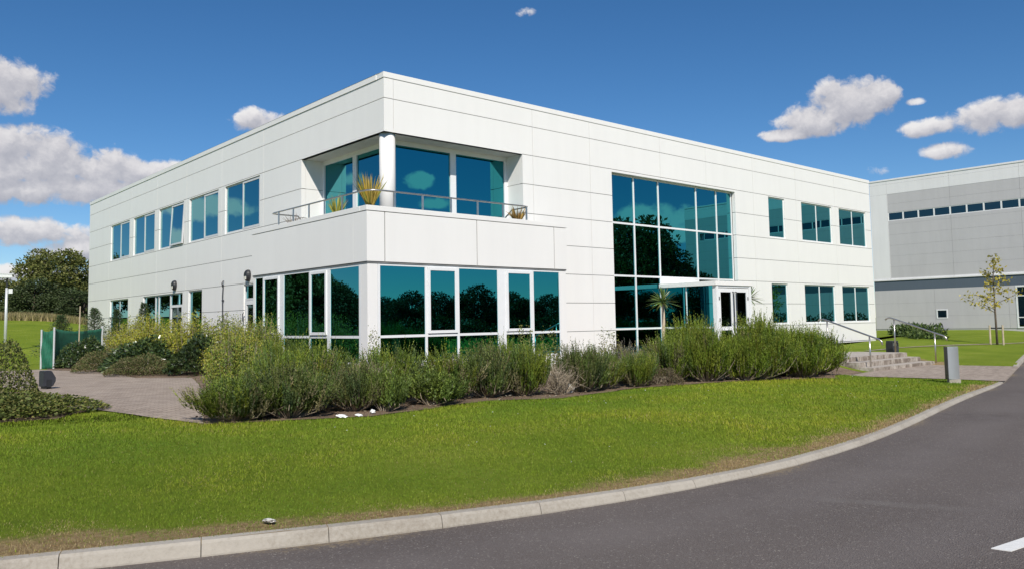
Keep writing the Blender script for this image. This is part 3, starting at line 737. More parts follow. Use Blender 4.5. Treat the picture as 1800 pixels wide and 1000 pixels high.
# low whitewashed stone edging behind the shrubs
lw = MB()
for k in range(120):
    u = rng.uniform(0, 1); x = -4.6 + 6.2*u; y = -4.2 - 1.1*u + rng.normal(0, .06); z = rng.uniform(-.05, .33); s = rng.uniform(.07, .13)
    b = len(lw.v)
    for dz in (-.6, .6):
        for k2 in range(5):
            a_ = 2*math.pi*k2/5 + rng.uniform(-.3, .3); lw.v.append((x+s*1.3*math.cos(a_), y+s*math.sin(a_), z+s*dz*rng.uniform(.8, 1.1)))
    lw.f += [tuple(b+i for i in range(5))[::-1], tuple(b+5+i for i in range(5))] + [(b+i, b+(i+1) % 5, b+5+(i+1) % 5, b+5+i) for i in range(5)]; lw.mi += [0]*7
tag(lw.build('stone_edging', M['stone']), 'low heap of whitish stones half hidden behind the bushes under the corner windows', 'stone edging')

# ------------------------------------------------------------------ shrubs
GREENS_R = [(.14, .215, .024), (.18, .245, .024), (.105, .175, .028), (.215, .26, .028), (.12, .175, .045)]
def rosemary(name, seed, nb=88, w=.62, h=1.1, cols=GREENS_R, dead=.05, spread=.35, leafL=.05, dome=.5, ns=21):
    """woody branches fanning from the base, each carrying upright bottle-brush shoots"""
    global rng
    keep = rng; rng = np.random.default_rng(seed); mb = MB(); B, D, L, C = [], [], [], []
    for k in range(nb):
        r = math.sqrt(rng.uniform(0, 1)); th = rng.uniform(0, 6.283); lump = 1 + .18*math.sin(3*th+seed) + .1*math.sin(7*th+2*seed)
        top = h*(1 - dome*r**2.2)*rng.uniform(.6, 1.0)
        o = np.array([.22*w*r*math.cos(th), .22*w*r*math.sin(th), -.03]); tip = np.array([w*lump*r*math.cos(th), w*lump*r*math.sin(th), top*.82])
        mid = (o+tip)/2 + np.array([math.cos(th), math.sin(th), -.35])*.10*r + rng.normal(0, .03, 3)
        mb.tube([tuple(o), tuple(mid), tuple(tip)], [.010, .007, .003], 4)
        bc = np.array(cols[rng.integers(0, len(cols))])*np.array([.86, .82, .95])*rng.uniform(.68, 1.22)
        if rng.uniform() < dead: bc = np.array([(.22, .19, .09), (.18, .16, .08), (.26, .22, .12)][rng.integers(0, 3)])
        u = rng.uniform(.12, 1.02, ns)**.7; q = np.where(u[:, None] < .5, o + (mid-o)*(u*2)[:, None], mid + (tip-mid)*(u*2-1)[:, None])
        off = rng.normal(0, .048, (ns, 3))*np.array([1, 1, .4]); B.append(q + off)
        d = np.stack([np.full(ns, math.cos(th)*r*spread), np.full(ns, math.sin(th)*r*spread), np.ones(ns)], 1) + rng.normal(0, .10, (ns, 3))*np.array([1, 1, .1]) + off*1.8
        D.append(unit(d)); L.append(rng.uniform(.17, .38, ns)*(.75+.35*u)*np.where(rng.uniform(size=ns) < .15, 1.35, 1)); C.append(bc*rng.uniform(.6, 1.38, (ns, 1)))
    B, D, L, C = (np.concatenate(a) for a in (B, D, L, C)); n = len(B); B[:, 2] = np.maximum(B[:, 2], .01)
    P, CC = [], []
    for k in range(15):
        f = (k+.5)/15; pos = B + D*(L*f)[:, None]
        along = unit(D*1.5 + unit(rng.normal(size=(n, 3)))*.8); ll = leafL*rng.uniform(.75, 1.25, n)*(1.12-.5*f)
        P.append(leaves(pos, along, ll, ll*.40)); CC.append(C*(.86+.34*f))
    root = bpy.data.objects.new(name, None); COL.objects.link(root)
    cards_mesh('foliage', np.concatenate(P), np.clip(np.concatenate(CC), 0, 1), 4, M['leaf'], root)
    mb.build('stems', M['twig'], root)
    rng = keep; return root
def leafy(name, seed, n_st=230, w=.7, h=1.5, cols=None, leaf=(.055, .034), per=38, mat='leaf', spread=.3, low=.15):
    global rng
    keep = rng; rng = np.random.default_rng(seed)
    cols = cols or [(.19, .235, .03), (.15, .205, .03), (.24, .26, .045), (.11, .16, .03), (.26, .245, .05)]
    P, CC = [], []; mb = MB()
    for k in range(n_st):
        th = rng.uniform(0, 2*np.pi); r = np.sqrt(rng.uniform(0, 1))
        hh = h*(1-.45*r**2)*rng.uniform(.6, 1.08); b = np.array([w*.7*r*np.cos(th), w*.7*r*np.sin(th), 0])
        tip = np.array([w*(r*.7+spread*r)*np.cos(th), w*(r*.7+spread*r)*np.sin(th), hh]) + rng.normal(0, .05, 3)
        u = rng.uniform(low, 1, per)**.8
        pos = b + (tip-b)*u[:, None] + rng.normal(0, .035, (per, 3)) + np.array([0, 0, .12])*np.sin(u*np.pi)[:, None]
        al = unit(rng.normal(size=(per, 3)) + np.array([0, 0, .5])); ll = rng.uniform(.7, 1.25, per)*leaf[0]*(1.15-.4*u)
        P.append(leaves(pos, al, ll, ll*leaf[1]/leaf[0])); CC.append(pick(cols, per, .2))
        if k % 3 == 0: mb.tube([tuple(b), tuple(b+(tip-b)*.5+np.array([0, 0, .08])), tuple(tip)], [.008, .006, .002], 4)
    root = bpy.data.objects.new(name, None); COL.objects.link(root)
    cards_mesh('foliage', np.concatenate(P), np.clip(np.concatenate(CC), 0, 1), 4, M[mat], root)
    mb.build('stems', M['twig'], root)
    rng = keep; return root
def mound(name, seed, n, w, h, cols, leaf, mat='leaf', flat=.6, name2='foliage'):
    global rng
    keep = rng; rng = np.random.default_rng(seed)
    r = np.sqrt(rng.uniform(0, 1, n)); th = rng.uniform(0, 2*np.pi, n); lump = 1 + .15*np.sin(3*th+seed) + .1*np.sin(5*th)
    top = h*(1-r**2.5*.85)*(1+.18*np.sin(6*r*np.cos(th)+seed)*np.sin(5*r*np.sin(th)+1))
    z = top*(1-rng.uniform(0, 1, n)**2*.8)
    pos = np.stack([w*r*lump*np.cos(th), w*r*lump*np.sin(th), z], 1)
    al = unit(np.stack([np.cos(th)*r, np.sin(th)*r, np.full(n, flat)], 1) + rng.normal(0, .7, (n, 3))); ll = rng.uniform(.7, 1.3, n)*leaf[0]
    root = bpy.data.objects.new(name, None); COL.objects.link(root)
    cl = .75 + .4*mnoise_arr(pos*3.1, seed)
    cards_mesh(name2, leaves(pos, al, ll, ll*leaf[1]/leaf[0]), np.clip(pick(cols, n, .2)*cl[:, None], 0, 1), 4, M[mat], root)
    mb = MB()
    for k in range(24):
        th_ = rng.uniform(0, 6.28); rr = w*rng.uniform(.3, .95)
        mb.tube([(0, 0, -.02), (rr*.5*math.cos(th_), rr*.5*math.sin(th_), h*.45), (rr*math.cos(th_+.2), rr*math.sin(th_+.2), h*.35)], [.012, .008, .003], 4)
    mb.build('stems', M['twig'], root)
    rng = keep; return root
def mnoise_arr(p, s): return np.array([.5+.5*mnoise.noise((x[0], x[1], x[2]+s*3.7)) for x in p])
def twigs(name, seed, w, h, n=130):
    global rng
    keep = rng; rng = np.random.default_rng(seed); mb = MB()
    for k in range(n):
        th = rng.uniform(0, 6.28); rr = w*rng.uniform(.2, 1); hh = h*rng.uniform(.2, 1)
        p0 = np.array([.2*rr*math.cos(th), .2*rr*math.sin(th), -.02]); p2 = np.array([rr*math.cos(th), rr*math.sin(th), hh]); p1 = (p0+p2)/2 + rng.normal(0, .09, 3)
        mb.tube([tuple(p0), tuple(p1), tuple(p2)], [.012, .008, .003], 4)
        for q in range(3):
            s = p1 + (p2-p1)*rng.uniform(0, 1); mb.tube([tuple(s), tuple(s+rng.normal(0, .13, 3)+np.array([0, 0, .07]))], [.005, .002], 3)
    root = bpy.data.objects.new(name, None); COL.objects.link(root); mb.build('branches', M['twig'], root)
    P = rng.normal(0, 1, (260, 3))*np.array([w*.45, w*.45, h*.25]) + np.array([0, 0, h*.5])
    cards_mesh('foliage', leaves(P, rng.normal(size=(260, 3)), np.full(260, .04), np.full(260, .012)), pick([(.2, .17, .09), (.13, .13, .05)], 260), 4, M['leaf'], root)
    rng = keep; return root

protos = {
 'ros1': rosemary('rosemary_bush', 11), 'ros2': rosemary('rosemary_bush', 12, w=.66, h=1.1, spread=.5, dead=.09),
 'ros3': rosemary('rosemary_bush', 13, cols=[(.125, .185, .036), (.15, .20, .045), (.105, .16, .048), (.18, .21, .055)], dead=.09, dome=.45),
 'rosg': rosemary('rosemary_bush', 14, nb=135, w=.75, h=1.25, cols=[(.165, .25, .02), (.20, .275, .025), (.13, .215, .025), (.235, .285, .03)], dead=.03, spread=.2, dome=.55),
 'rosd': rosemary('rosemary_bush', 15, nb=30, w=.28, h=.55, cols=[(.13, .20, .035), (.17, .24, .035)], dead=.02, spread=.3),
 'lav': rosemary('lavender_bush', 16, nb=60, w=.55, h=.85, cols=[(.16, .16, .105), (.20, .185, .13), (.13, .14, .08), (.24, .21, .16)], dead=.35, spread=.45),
 'brown': mound('dead_heather', 17, 5000, .85, .45, [(.13, .095, .06), (.17, .125, .08), (.10, .075, .045), (.11, .11, .05)], (.045, .014)),
 'priv': leafy('privet_shrub', 18), 'priv2': leafy('privet_shrub', 19, 330, .95, 1.75, [(.33, .32, .03), (.27, .29, .03), (.38, .34, .05), (.19, .23, .03)]),
 'laur': mound('laurel_shrub', 20, 5200, 1., 1., [(.04, .07, .022), (.06, .095, .026), (.03, .055, .02), (.085, .12, .035)], (.12, .05), 'leaf_gloss', .4),
 'jun': mound('juniper_shrub', 21, 9000, 1., .55, [(.10, .13, .04), (.13, .15, .045), (.15, .145, .06), (.19, .15, .075)], (.06, .02)),
 'cover': mound('groundcover_plant', 22, 6500, 1., .5, [(.13, .16, .035), (.17, .19, .045), (.10, .13, .035), (.20, .19, .06)], (.065, .045)),
 'round': mound('box_shrub', 23, 6500, 1., 1.1, [(.10, .125, .03), (.14, .16, .04), (.08, .10, .03), (.18, .18, .05)], (.05, .03)),
 'sprig': leafy('leafy_sapling', 24, 22, .3, 1.2, [(.17, .19, .05), (.12, .15, .04), (.22, .2, .06)], (.05, .03), 34, spread=.5),
 'twig': twigs('twiggy_shrub', 25, .5, .8),
}
used = set()
def put(key, x, y, sw, sh, label, cat='shrub', rz=None, group=None, dz=.02):
    if key in used: o = copy_tree(protos[key])
    else: o = protos[key]; used.add(key)
    o.location = (x, y, float(H(x, y)) + dz); o.scale = (sw, sw, sh); o.rotation_euler = (0, 0, random.uniform(0, 6.28) if rz is None else rz)
    tag(o, label, cat, group); return o
G = 'bushes along the front bed'
put('ros1', -7.75, -8.05, 1.0, .66, 'low spiky rosemary bush at the near left end of the bed, by the path', group=G)
put('ros3', -7.05, -8.35, .95, .78, 'low silvery green rosemary bush along the lawn, second from the path', group=G)
put('priv', -7.0, -6.2, .75, .9, 'tall yellow-green leafy shrub leaning over the corner of the garden path', group=G)
put('ros1', -6.85, -7.6, .85, .98, 'tall bright rosemary bush standing in front of the left corner windows', group=G)
put('ros2', -6.2, -7.4, .95, 1.02, 'tall greyish rosemary bush below the dark panes left of the corner post', group=G)
put('ros3', -5.9, -8.35, .8, .72, 'brownish rosemary bush with bare lower stems beside the white litter', group=G)
put('ros2', -5.45, -6.4, .9, .95, 'rosemary bush behind the front row, just left of the white corner post', group=G)
put('twig', -5.45, -8.1, .9, .85, 'bare brown twiggy shrub below the white corner post', group=G)
put('rosd', -5.62, -8.75, 1.0, 1.0, 'small upright dark green rosemary tuft right of the white litter', group=G)
put('ros1', -4.75, -7.55, .95, 1.0, 'rosemary bush with a leafy sprig just right of the corner post', group=G)
put('rosd', -4.55, -8.55, 1.5, .85, 'low grey-green rosemary clump at the lawn edge under the first opening window', group=G)
put('sprig', -4.5, -6.6, .8, 1.05, 'thin leafy sapling rising against the first big pane right of the corner post', 'sapling', group=G)
put('ros2', -3.65, -7.9, .95, .88, 'open rosemary bush with bare stems in front of the stone edging', group=G)
put('ros3', -3.0, -8.2, .9, .92, 'rosemary bush under the wide blank mullion of the corner windows', group=G)
put('ros1', -2.35, -8.5, .85, 1.0, 'dense rosemary bush under the right opening window', group=G)
put('ros2', -2.0, -7.5, .8, 1.0, 'rosemary bush beside the right end post of the corner windows', group=G)
put('twig', -1.8, -8.9, .8, .7, 'sprawling heap of dead grey branches on bare soil by the lawn', group=G)
put('ros3', -1.05, -8.75, .9, .88, 'taller rosemary bush in front of the plain white wall, behind the low ones', group=G)
put('ros1', -.45, -8.7, .75, .78, 'low rosemary bush right of the sprawling dead branches', group=G)
put('sprig', .05, -6.8, 1.1, 1.0, 'yellowish leafy sapling against the plain white wall', 'sapling', group=G)
put('sprig', -.95, -6.9, 1.0, 1.1, 'thin leafy sapling against the white wall, next to the corner windows', 'sapling', group=G)
put('lav', 1.05, -8.1, .92, .95, 'pale grey dried lavender bush in front of the tall glazing', group=G)
put('brown', 1.15, -8.9, .72, .75, 'low brown dead heather mound on the lawn edge', group=G)
put('sprig', 2.6, -6.3, 1.3, .95, 'leafy sapling in front of the tall glazing, left of the palm', 'sapling', group=G)
put('ros2', 1.85, -8.7, .95, 1.0, 'rosemary bush below the palm, right of the brown heather', group=G)
put('rosg', 2.55, -9.2, .9, 1.05, 'bright green rosemary bush below the porch glazing', group=G)
put('rosg', 3.25, -8.3, 1.0, 1.18, 'tall bright green rosemary bush below the entrance doors', group=G)
put('rosg', 3.75, -9.7, 1.0, 1.08, 'broad green rosemary bush along the lawn in front of the entrance', group=G)
put('rosg', 4.6, -9.3, 1.15, 1.2, 'tallest rounded rosemary bush right of the entrance doors', group=G)
put('rosg', 5.2, -10.0, 1.05, .98, 'sloping green rosemary bush along the lawn near the steps', group=G)
put('rosg', 6.35, -9.75, 1.05, .9, 'last green rosemary bush on the right, touching the steps handrail', group=G)
put('rosg', 3.3, -9.65, .75, .8, 'small green rosemary bush filling the gap below the entrance doors', group=G)
put('rosg', 5.75, -9.2, .9, .95, 'green rosemary bush behind the last one before the steps', group=G)
put('ros1', .5, -8.9, .7, .72, 'low green rosemary bush just left of the brown heather', group=G)
G2 = 'bushes beside the garden path'
put('priv2', -3.6, 9.2, 1.25, 1.06, 'yellow-green leafy shrub below the glazed side door, right of the netting', group=G2)
put('priv2', -3.2, 6.6, 1.2, 1.06, 'bright yellow leafy shrub below the tall narrow side window', group=G2)
put('priv', -2.7, 4.6, 1.3, 1.18, 'leafy shrub with upright shoots in front of the white side wall and pipe', group=G2)
put('priv', -2.7, 2.4, 1.1, 1.12, 'upright leafy shrub against the far end of the corner windows', group=G2)
put('priv', -3.7, .5, 1.1, 1.0, 'loose green leafy shrub beside the path, below the corner windows', group=G2)
put('priv2', -5.3, -2.2, .8, .85, 'loose yellow-green shrub at the right edge of the path', group=G2)
put('ros1', -5.2, -4.2, .95, 1.1, 'tall rosemary bush behind the yellow-green shrub at the path corner', group=G2)
put('priv2', -3.3, 11.6, 1.15, 1.05, 'yellow-green leafy shrub right of the netting, left of the glazed side door', group=G2)
put('laur', -4.75, 12.3, .85, .95, 'dark glossy laurel in front of the green netting', group=G2)
put('laur', -4.45, 6.6, 1.25, .95, 'wide dark glossy laurel in the middle of the bed beyond the path', group=G2)
put('laur', -3.7, 4.0, 1.0, 1.0, 'dark laurel at the right end of the bed beyond the path', group=G2)
put('jun', -5.05, 8.2, 1.1, 1.2, 'spreading dull green juniper right of the laurel and netting', group=G2)
put('jun', -5.0, 5.2, 1.0, .95, 'low brownish juniper at the edge of the paving', group=G2)
put('round', -10.05, -2.35, .85, 1.12, 'rounded leafy shrub cut by the left edge of the photo', group='shrubs in the left foreground')
put('cover', -9.85, -4.8, .95, .58, 'low spreading groundcover between the lawn and the garden path', group='shrubs in the left foreground')
put('cover', -10.6, -4.3, 1.1, .75, 'low spreading groundcover at the left edge of the photo', group='shrubs in the left foreground')
for k in protos:
    if k not in used: print('unused', k)

# spruce saplings behind the netting
def spruce(seed, h, w):
    global rng
    keep = rng; rng = np.random.default_rng(seed); P, CC = [], []
    root = bpy.data.objects.new('spruce_sapling', None); COL.objects.link(root); mb = MB(); mb.tube([(0, 0, 0), (0, 0, h)], [.03, .006], 6)
    for k in range(120):
        z = h*(.10+.88*(k/120)); L = w*(1-z/h)*rng.uniform(.75, 1.1)+.05; th = k*2.4+rng.uniform(-.3, .3)
        d = np.array([math.cos(th), math.sin(th), .25]); m_ = 34
        u = rng.uniform(.1, 1, m_); pos = np.array([0, 0, z]) + d*(L*u)[:, None] + rng.normal(0, .02, (m_, 3)) - np.array([0, 0, .12*L])*(u**2)[:, None]
        al = unit(d + rng.normal(0, .5, (m_, 3))); P.append(leaves(pos, al, np.full(m_, .09), np.full(m_, .022))); CC.append(pick([(.06, .10, .035), (.08, .12, .045), (.045, .08, .03)], m_))
        mb.tube([(0, 0, z), tuple(np.array([0, 0, z])+d*L)], [.007, .002], 3)
    cards_mesh('foliage', np.concatenate(P), np.concatenate(CC), 4, M['leaf'], root); mb.build('trunk', M['bark'], root); rng = keep; return root
for (x, y, h, w, lb) in ((-4.7, 16.5, 2.0, 1.25, 'feathery young spruce behind the netting, nearest the camera mast'), (-3.3, 17.2, 2.3, 1.2, 'taller young spruce behind the right end of the netting'),
                         (-1.7, 16.0, 2.5, .8, 'young spruce in front of the glazed side door'), (-1.6, 20.2, 2.3, 1.0, 'young spruce against the ground floor side window')):
    s = spruce(int(h*100), h, w); s.location = (x, y, float(H(x, y))); tag(s, lb, 'tree', 'spruce saplings')
mb = MB(); mb.tube([(0, 0, -.2), (.03, -.02, 2.25)], .022, 6); o = mb.build('garden_stake', M['timber']); o.location = (-4.75, 13.6, 0); tag(o, 'thin pale wooden stake leaning in front of the green netting', 'stake')

# balcony phormium plants
def phormium(loc, n, L, w, cols, label, pot=True, lean=.5):
    r = empty('spiky_plant', loc, 0, label, 'plant', 'spiky plants on the balcony')
    th = rng.uniform(0, 2*np.pi, n); ln = rng.uniform(.08, lean, n); LL_ = L*rng.uniform(.55, 1.1, n); P = []
    d = np.stack([np.cos(th)*ln, np.sin(th)*ln, np.ones(n)], 1); d = unit(d); s = unit(np.cross(d, rng.normal(size=(n, 3))))
    b = np.stack([np.cos(th)*.06, np.sin(th)*.06, np.full(n, .22)], 1); W = w*rng.uniform(.6, 1.2, n)
    segs = 5; C = pick(cols, n, .15); CC = []
    droop = rng.uniform(0, .35, n)
    pt = lambda u: b + d*(LL_*u)[:, None] + (d*np.array([1, 1, -.6]))*(LL_*droop*u*u)[:, None]
    for k in range(segs):
        u0, u1 = k/segs, (k+1)/segs; w0, w1 = W*(1-u0**2)*.5, W*(1-u1**2)*.5
        P.append(np.stack([pt(u0)-s*w0[:, None], pt(u0)+s*w0[:, None], pt(u1)+s*w1[:, None], pt(u1)-s*w1[:, None]], 1)); CC.append(C)
    cards_mesh('leaves', np.concatenate(P), np.clip(np.concatenate(CC), 0, 1), 4, M['leaf'], r)
    mb = MB(); mb.tube([(0, 0, 0), (0, 0, .28)], [.13, .17], 12); mb.build('pot', M['pot'], r)
YB = [(.62, .42, .06), (.52, .38, .07), (.42, .30, .07), (.28, .27, .05), (.66, .50, .14)]
phormium((-.95, -.75, 4.34), 110, 1.05, .06, YB, 'tallest golden spiky plant at the balcony corner in front of the column', lean=.45)
phormium((-.85, 1.25, 4.32), 55, .75, .05, [(.36, .34, .06), (.24, .27, .05), (.42, .33, .07)], 'olive and gold spiky plant on the left side of the balcony')
phormium((4.55, -.72, 4.3), 60, .62, .05, [(.34, .22, .07), (.28, .17, .05), (.42, .29, .09)], 'brown-gold spiky plant at the right end of the balcony railing', lean=.6)
phormium((-.75, 4.2, 4.28), 40, .55, .03, [(.25, .2, .15), (.3, .22, .17)], 'small dried spiky plant at the far left end of the balcony', lean=.7)

# palms at the entrance
def palm(x, y, hh, label, crown=.62, n=95):
    r = empty('cordyline_palm', (x, y, .0), 0, label, 'palm', 'palms at the entrance')
    mb = MB(); pts = [(0, 0, -.05), (.0, 0, .15), (.01, 0, hh*.5), (0, 0, hh)]; mb.tube(pts, [.13, .085, .065, .055], 10); mb.build('trunk', M['timber'], r, smooth=True)
    th = rng.uniform(0, 6.28, n); el = rng.uniform(-.35, 1.5, n); L = crown*rng.uniform(.75, 1.1, n)
    d = np.stack([np.cos(th)*np.cos(el), np.sin(th)*np.cos(el), np.sin(el)], 1); s = unit(np.cross(d, np.array([0, 0, 1.])+rng.normal(0, .2, (n, 3)))); b = np.array([0, 0, hh]) + d*.04
    P, CC = [], []; C = pick([(.10, .17, .04), (.14, .21, .05), (.20, .22, .07), (.07, .12, .035)], n, .15)
    pt = lambda u: b + d*(L*u)[:, None] - np.array([0, 0, .16])*(L*u*u)[:, None]
    for k in range(5):
        u0, u1 = k/5, (k+1)/5; wd = lambda u: (.024*(1-u**3)+.002)*np.ones(n)
        P.append(np.stack([pt(u0)-s*wd(u0)[:, None], pt(u0)+s*wd(u0)[:, None], pt(u1)+s*wd(u1)[:, None], pt(u1)-s*wd(u1)[:, None]], 1)); CC.append(C)
    cards_mesh('crown', np.concatenate(P), np.clip(np.concatenate(CC), 0, 1), 4, M['leaf_gloss'], r)
palm(10.5, -1.8, 1.98, 'slim palm with a bare pale trunk standing left of the entrance porch')
palm(16.15, -1.75, 2.15, 'palm half hidden behind the right side of the entrance porch')

# ------------------------------------------------------------------ trees
def tree(name, seed, h, w, n, cols, leafs=.34, trunk=.25, clumps=34, base=.22, loose=.0):
    global rng
    keep = rng; rng = np.random.default_rng(seed)
    root = bpy.data.objects.new(name, None); COL.objects.link(root); mb = MB()
    mb.tube([(0, 0, -.3), (.05*w, 0, h*.25), (0, .03*w, h*.55), (0, 0, h*.85)], [trunk, trunk*.75, trunk*.45, trunk*.12], 8)
    P, CC = [], []; per = n//clumps
    for k in range(clumps):
        z = h*(base + (1-base)*rng.uniform(.05, .95)); q = (z/h-base)/(1-base)
        rad = w*math.sqrt(max(.05, 1-(2*q-.85)**2*.72)); th = rng.uniform(0, 6.28); rr = rad*math.sqrt(rng.uniform(.15, 1))*.8
        c = np.array([rr*math.cos(th), rr*math.sin(th), z]); cr = w*rng.uniform(.22, .38)
        mb.tube([(0, 0, max(.2, z*.6)), tuple(c*np.array([.5, .5, 1])-np.array([0, 0, cr*.5])), tuple(c)], [trunk*.3, trunk*.18, trunk*.05], 5)
        v = unit(rng.normal(size=(per, 3))); v[:, 2] *= .75; pos = c + v*(cr*rng.uniform(.35, 1.12, per)**.6)[:, None]
        al = unit(v + rng.normal(0, .8, (per, 3))); ll = leafs*rng.uniform(.6, 1.3, per)
        P.append(leaves(pos, al, ll, ll*.6)); CC.append(pick(cols, per, .16)*rng.uniform(.75, 1.25))
    cards_mesh('crown', np.concatenate(P), np.clip(np.concatenate(CC), 0, 1), 4, M['leaf'], root); mb.build('trunk', M['bark'], root, smooth=True)
    rng = keep; return root
TC = [(.12, .14, .035), (.15, .165, .04), (.10, .12, .03), (.19, .19, .055)]
tp = [tree('broadleaf_tree', 31, 8.2, 4.4, 15000, TC, .30), tree('broadleaf_tree', 32, 6.6, 3.4, 11000, TC, .28), tree('broadleaf_tree', 33, 5.4, 3.0, 9000, [(.06, .085, .03), (.05, .07, .025)], .26, base=.08)]
first = [True]*3
def plant(k, x, y, s, label, group, sz=1.):
    o = tp[k] if first[k] else copy_tree(tp[k]); first[k] = False
    o.location = (x, y, float(H(x, y))-.1); o.scale = (s, s, s*sz); o.rotation_euler = (0, 0, random.uniform(0, 6.28)); tag(o, label, 'tree', group)
F_ = np.array([0.663840284432381, 0.7442885689047776, 0.07314781584171721]); Rv = np.array([0.7470426323521925, -0.6645341976185788, -0.01793336677086844]); Uv = np.array([-0.03526162521839296, -0.06654942819521335, 0.9971598625064326])
def at(u, D):
    """ground position seen in column u of the photograph at depth D"""
    d = F_ + Rv*(u-905.46)/1422.19; return CAM[:2] + d[:2]*D
GT = 'trees behind the grass bank'
for k, u, D, s, sz, lb in ((0, 92, 88, 1.0, 1.0, 'largest rounded tree on the skyline at the left, beside the office block'), (1, 140, 90, .95, 1.1, 'tall tree partly hidden by the left edge of the office block'),
                       (2, 62, 82, .95, .8, 'low bushy tree in front of the largest skyline tree'), (1, 12, 86, .75, .9, 'dark tree behind the camera mast at the left edge'),
                       (2, 38, 84, .8, .75, 'low dark tree between the camera mast and the largest tree'), (2, 112, 82, .95, .72, 'low bushy tree below the largest tree, right of its middle'), (2, 150, 80, .95, .7, 'low dark tree against the corner of the office block'),
                       (0, -60, 92, .9, 1.0, 'skyline tree just beyond the left edge of the photo')):
    x, y = at(u, D); plant(k, x, y, s, lb, GT, sz)
# CCTV mast
def mast(x, y):
    z = float(H(x, y)); r = empty('camera_mast', (x, y, z), 0, 'slender pale pole carrying a white security camera on the grass bank', 'camera mast')
    mb = MB(); mb.tube([(0, 0, -.2), (0, 0, 1.8), (0, 0, 3.35)], [.075, .07, .06], 12); mb.build('pole', M['galv'], r, smooth=True)
    mb = MB(); mb.tube([(0, 0, 3.35), (.0, 0, 3.65)], .04, 8); mb.tube([(0, 0, 3.65), (.02, -.05, 3.86)], .05, 8); mb.build('bracket', M['dark'], r)
    mb = MB(); mb.box(-.42, .22, -.13, .09, 3.87, 4.05); mb.box(-.47, .30, -.15, .11, 4.055, 4.09); c = mb.build('camera_housing', M['frame'], r, bevel=.015)
    mb = MB(); mb.box(-.44, -.421, -.1, .06, 3.9, 4.03); mb.build('lens', M['dark'], c)
    mb = MB(); mb.box(.08, .26, -.1, .1, 3.05, 3.3); mb.build('junction_box', M['frame'], r, bevel=.01)
    return r
mast(*at(13, 43))

# trees on the far side of the road, seen mirrored in the glass
GRF = 'trees reflected in the windows'
refl = []
def mirrored(u, D, plane):
    """ground point whose mirror image shows in column u: plane is ('y', c) or ('x', c)"""
    a = R_(41.73) + math.atan((u-905.46)/1422.19)
    if plane[0] == 'y': return CAM[0] + D*math.sin(a), 2*plane[1] - CAM[1] - D*math.cos(a)
    return 2*plane[1] - CAM[0] - D*math.sin(a), CAM[1] + D*math.cos(a)
for k, u, D, s_, sz, pl in ([(0, 1112, 80, 1.35, 1.0, ('y', .22)), (0, 1075, 86, 1.2, 1., ('y', .22)), (0, 1160, 82, 1.0, 1.0, ('y', .22)), (1, 1205, 84, 1.0, 1.0, ('y', .22)), (2, 1250, 80, .9, .8, ('y', .22)), (2, 1290, 84, .9, .8, ('y', .22)), (2, 1040, 84, .9, .8, ('y', .22))]
        + [(2, u, D, q, 1., ('y', -1.35)) for u, D, q in ((645, 92, .8), (672, 90, .8), (697, 88, .75), (722, 91, .92), (748, 88, .7), (772, 90, .88), (798, 92, .75), (830, 88, .98), (856, 91, .8), (880, 90, .78), (904, 88, .85), (930, 92, .72), (955, 90, .8), (985, 89, .75))]
        + [(1, 448, 62, 1.0, 1., ('x', -1.38)), (1, 468, 60, 1.0, 1., ('x', -1.38)), (0, 490, 63, .8, 1., ('x', -1.38)), (0, 514, 62, .72, 1.05, ('x', -1.38)), (2, 541, 60, .6, .8, ('x', -1.38)), (1, 563, 62, .5, 1.35, ('x', -1.38)), (1, 583, 66, .55, 1.1, ('x', -1.38)), (2, 596, 60, .68, 1., ('x', -1.38)), (2, 616, 62, .7, .85, ('x', -1.38)), (2, 634, 60, .65, .8, ('x', -1.38))]
        + [(1, u, 82, .9, .95, ('x', 0)) for u in (195, 225, 258, 290, 322, 352, 385, 415, 440)]
        + [(2, u, 100, 1., 1., ('y', 0)) for u in (1340, 1375, 1410, 1450, 1490, 1530)]):
    x, y = mirrored(u, D, pl); refl.append((k, x, y, s_, sz))
for k in range(22):
    a = R_(185 + 95*k/21); D = 62 + 9*(k % 3); refl.append((1 if k % 3 else 0, CAM[0] + D*math.sin(a), CAM[1] + D*math.cos(a), .95, 1.))  # dense tree belt added behind the viewpoint to darken the porch reflections
for k, x, y, s, sz in refl: plant(k, x, y, s, 'tree across the site, visible only as a dark mirror image in the ground floor glass', GRF, sz)
hp, hn = [], 26000  # out-of-view hedge, added so the ground mirrored in the glass turns dark
hx = rng.uniform(-45, 75, hn); hz = rng.uniform(0, 1, hn)**.7*1.75; hy = K(hx) - 13.5 + rng.normal(0, .45, hn)*np.sqrt(np.maximum(.1, 1-hz/2.4)); hz *= 1 + .12*np.sin(hx*.8) + .08*np.sin(hx*2.9)
cards = leaves(np.stack([hx, hy, hz-.2], 1), unit(rng.normal(size=(hn, 3))+np.array([0, 0, .4])), rng.uniform(.14, .3, hn), rng.uniform(.07, .15, hn))
tag(cards_mesh('reflection_hedge', cards, pick([(.05, .075, .02), (.07, .095, .025), (.04, .06, .018)], hn), 4, M['leaf']), 'long hedge added on the far side of the road to darken reflections, seen only mirrored in the glass', 'hedge')
# lamp post mirrored in the corner window
lp = empty('street_lamp', (50.7, -46.7, -.2), R_(40), 'tall street lamp seen mirrored in the right pane of the corner windows', 'street lamp')
mb = MB(); mb.tube([(0, 0, 0), (0, 0, 6.4)], [.16, .11], 10); mb.build('pole', M['dark'], lp); mb = MB(); mb.tube([(0, 0, 6.35), (1.1, 0, 6.4)], .09, 8); mb.build('arm', M['dark'], lp); mb = MB(); mb.prism([(.8, -.3), (1.9, -.26), (2.0, 0), (1.9, .26), (.8, .3)], 6.15, 6.45); mb.build('lamp_head', M['dark'], lp, bevel=.04)

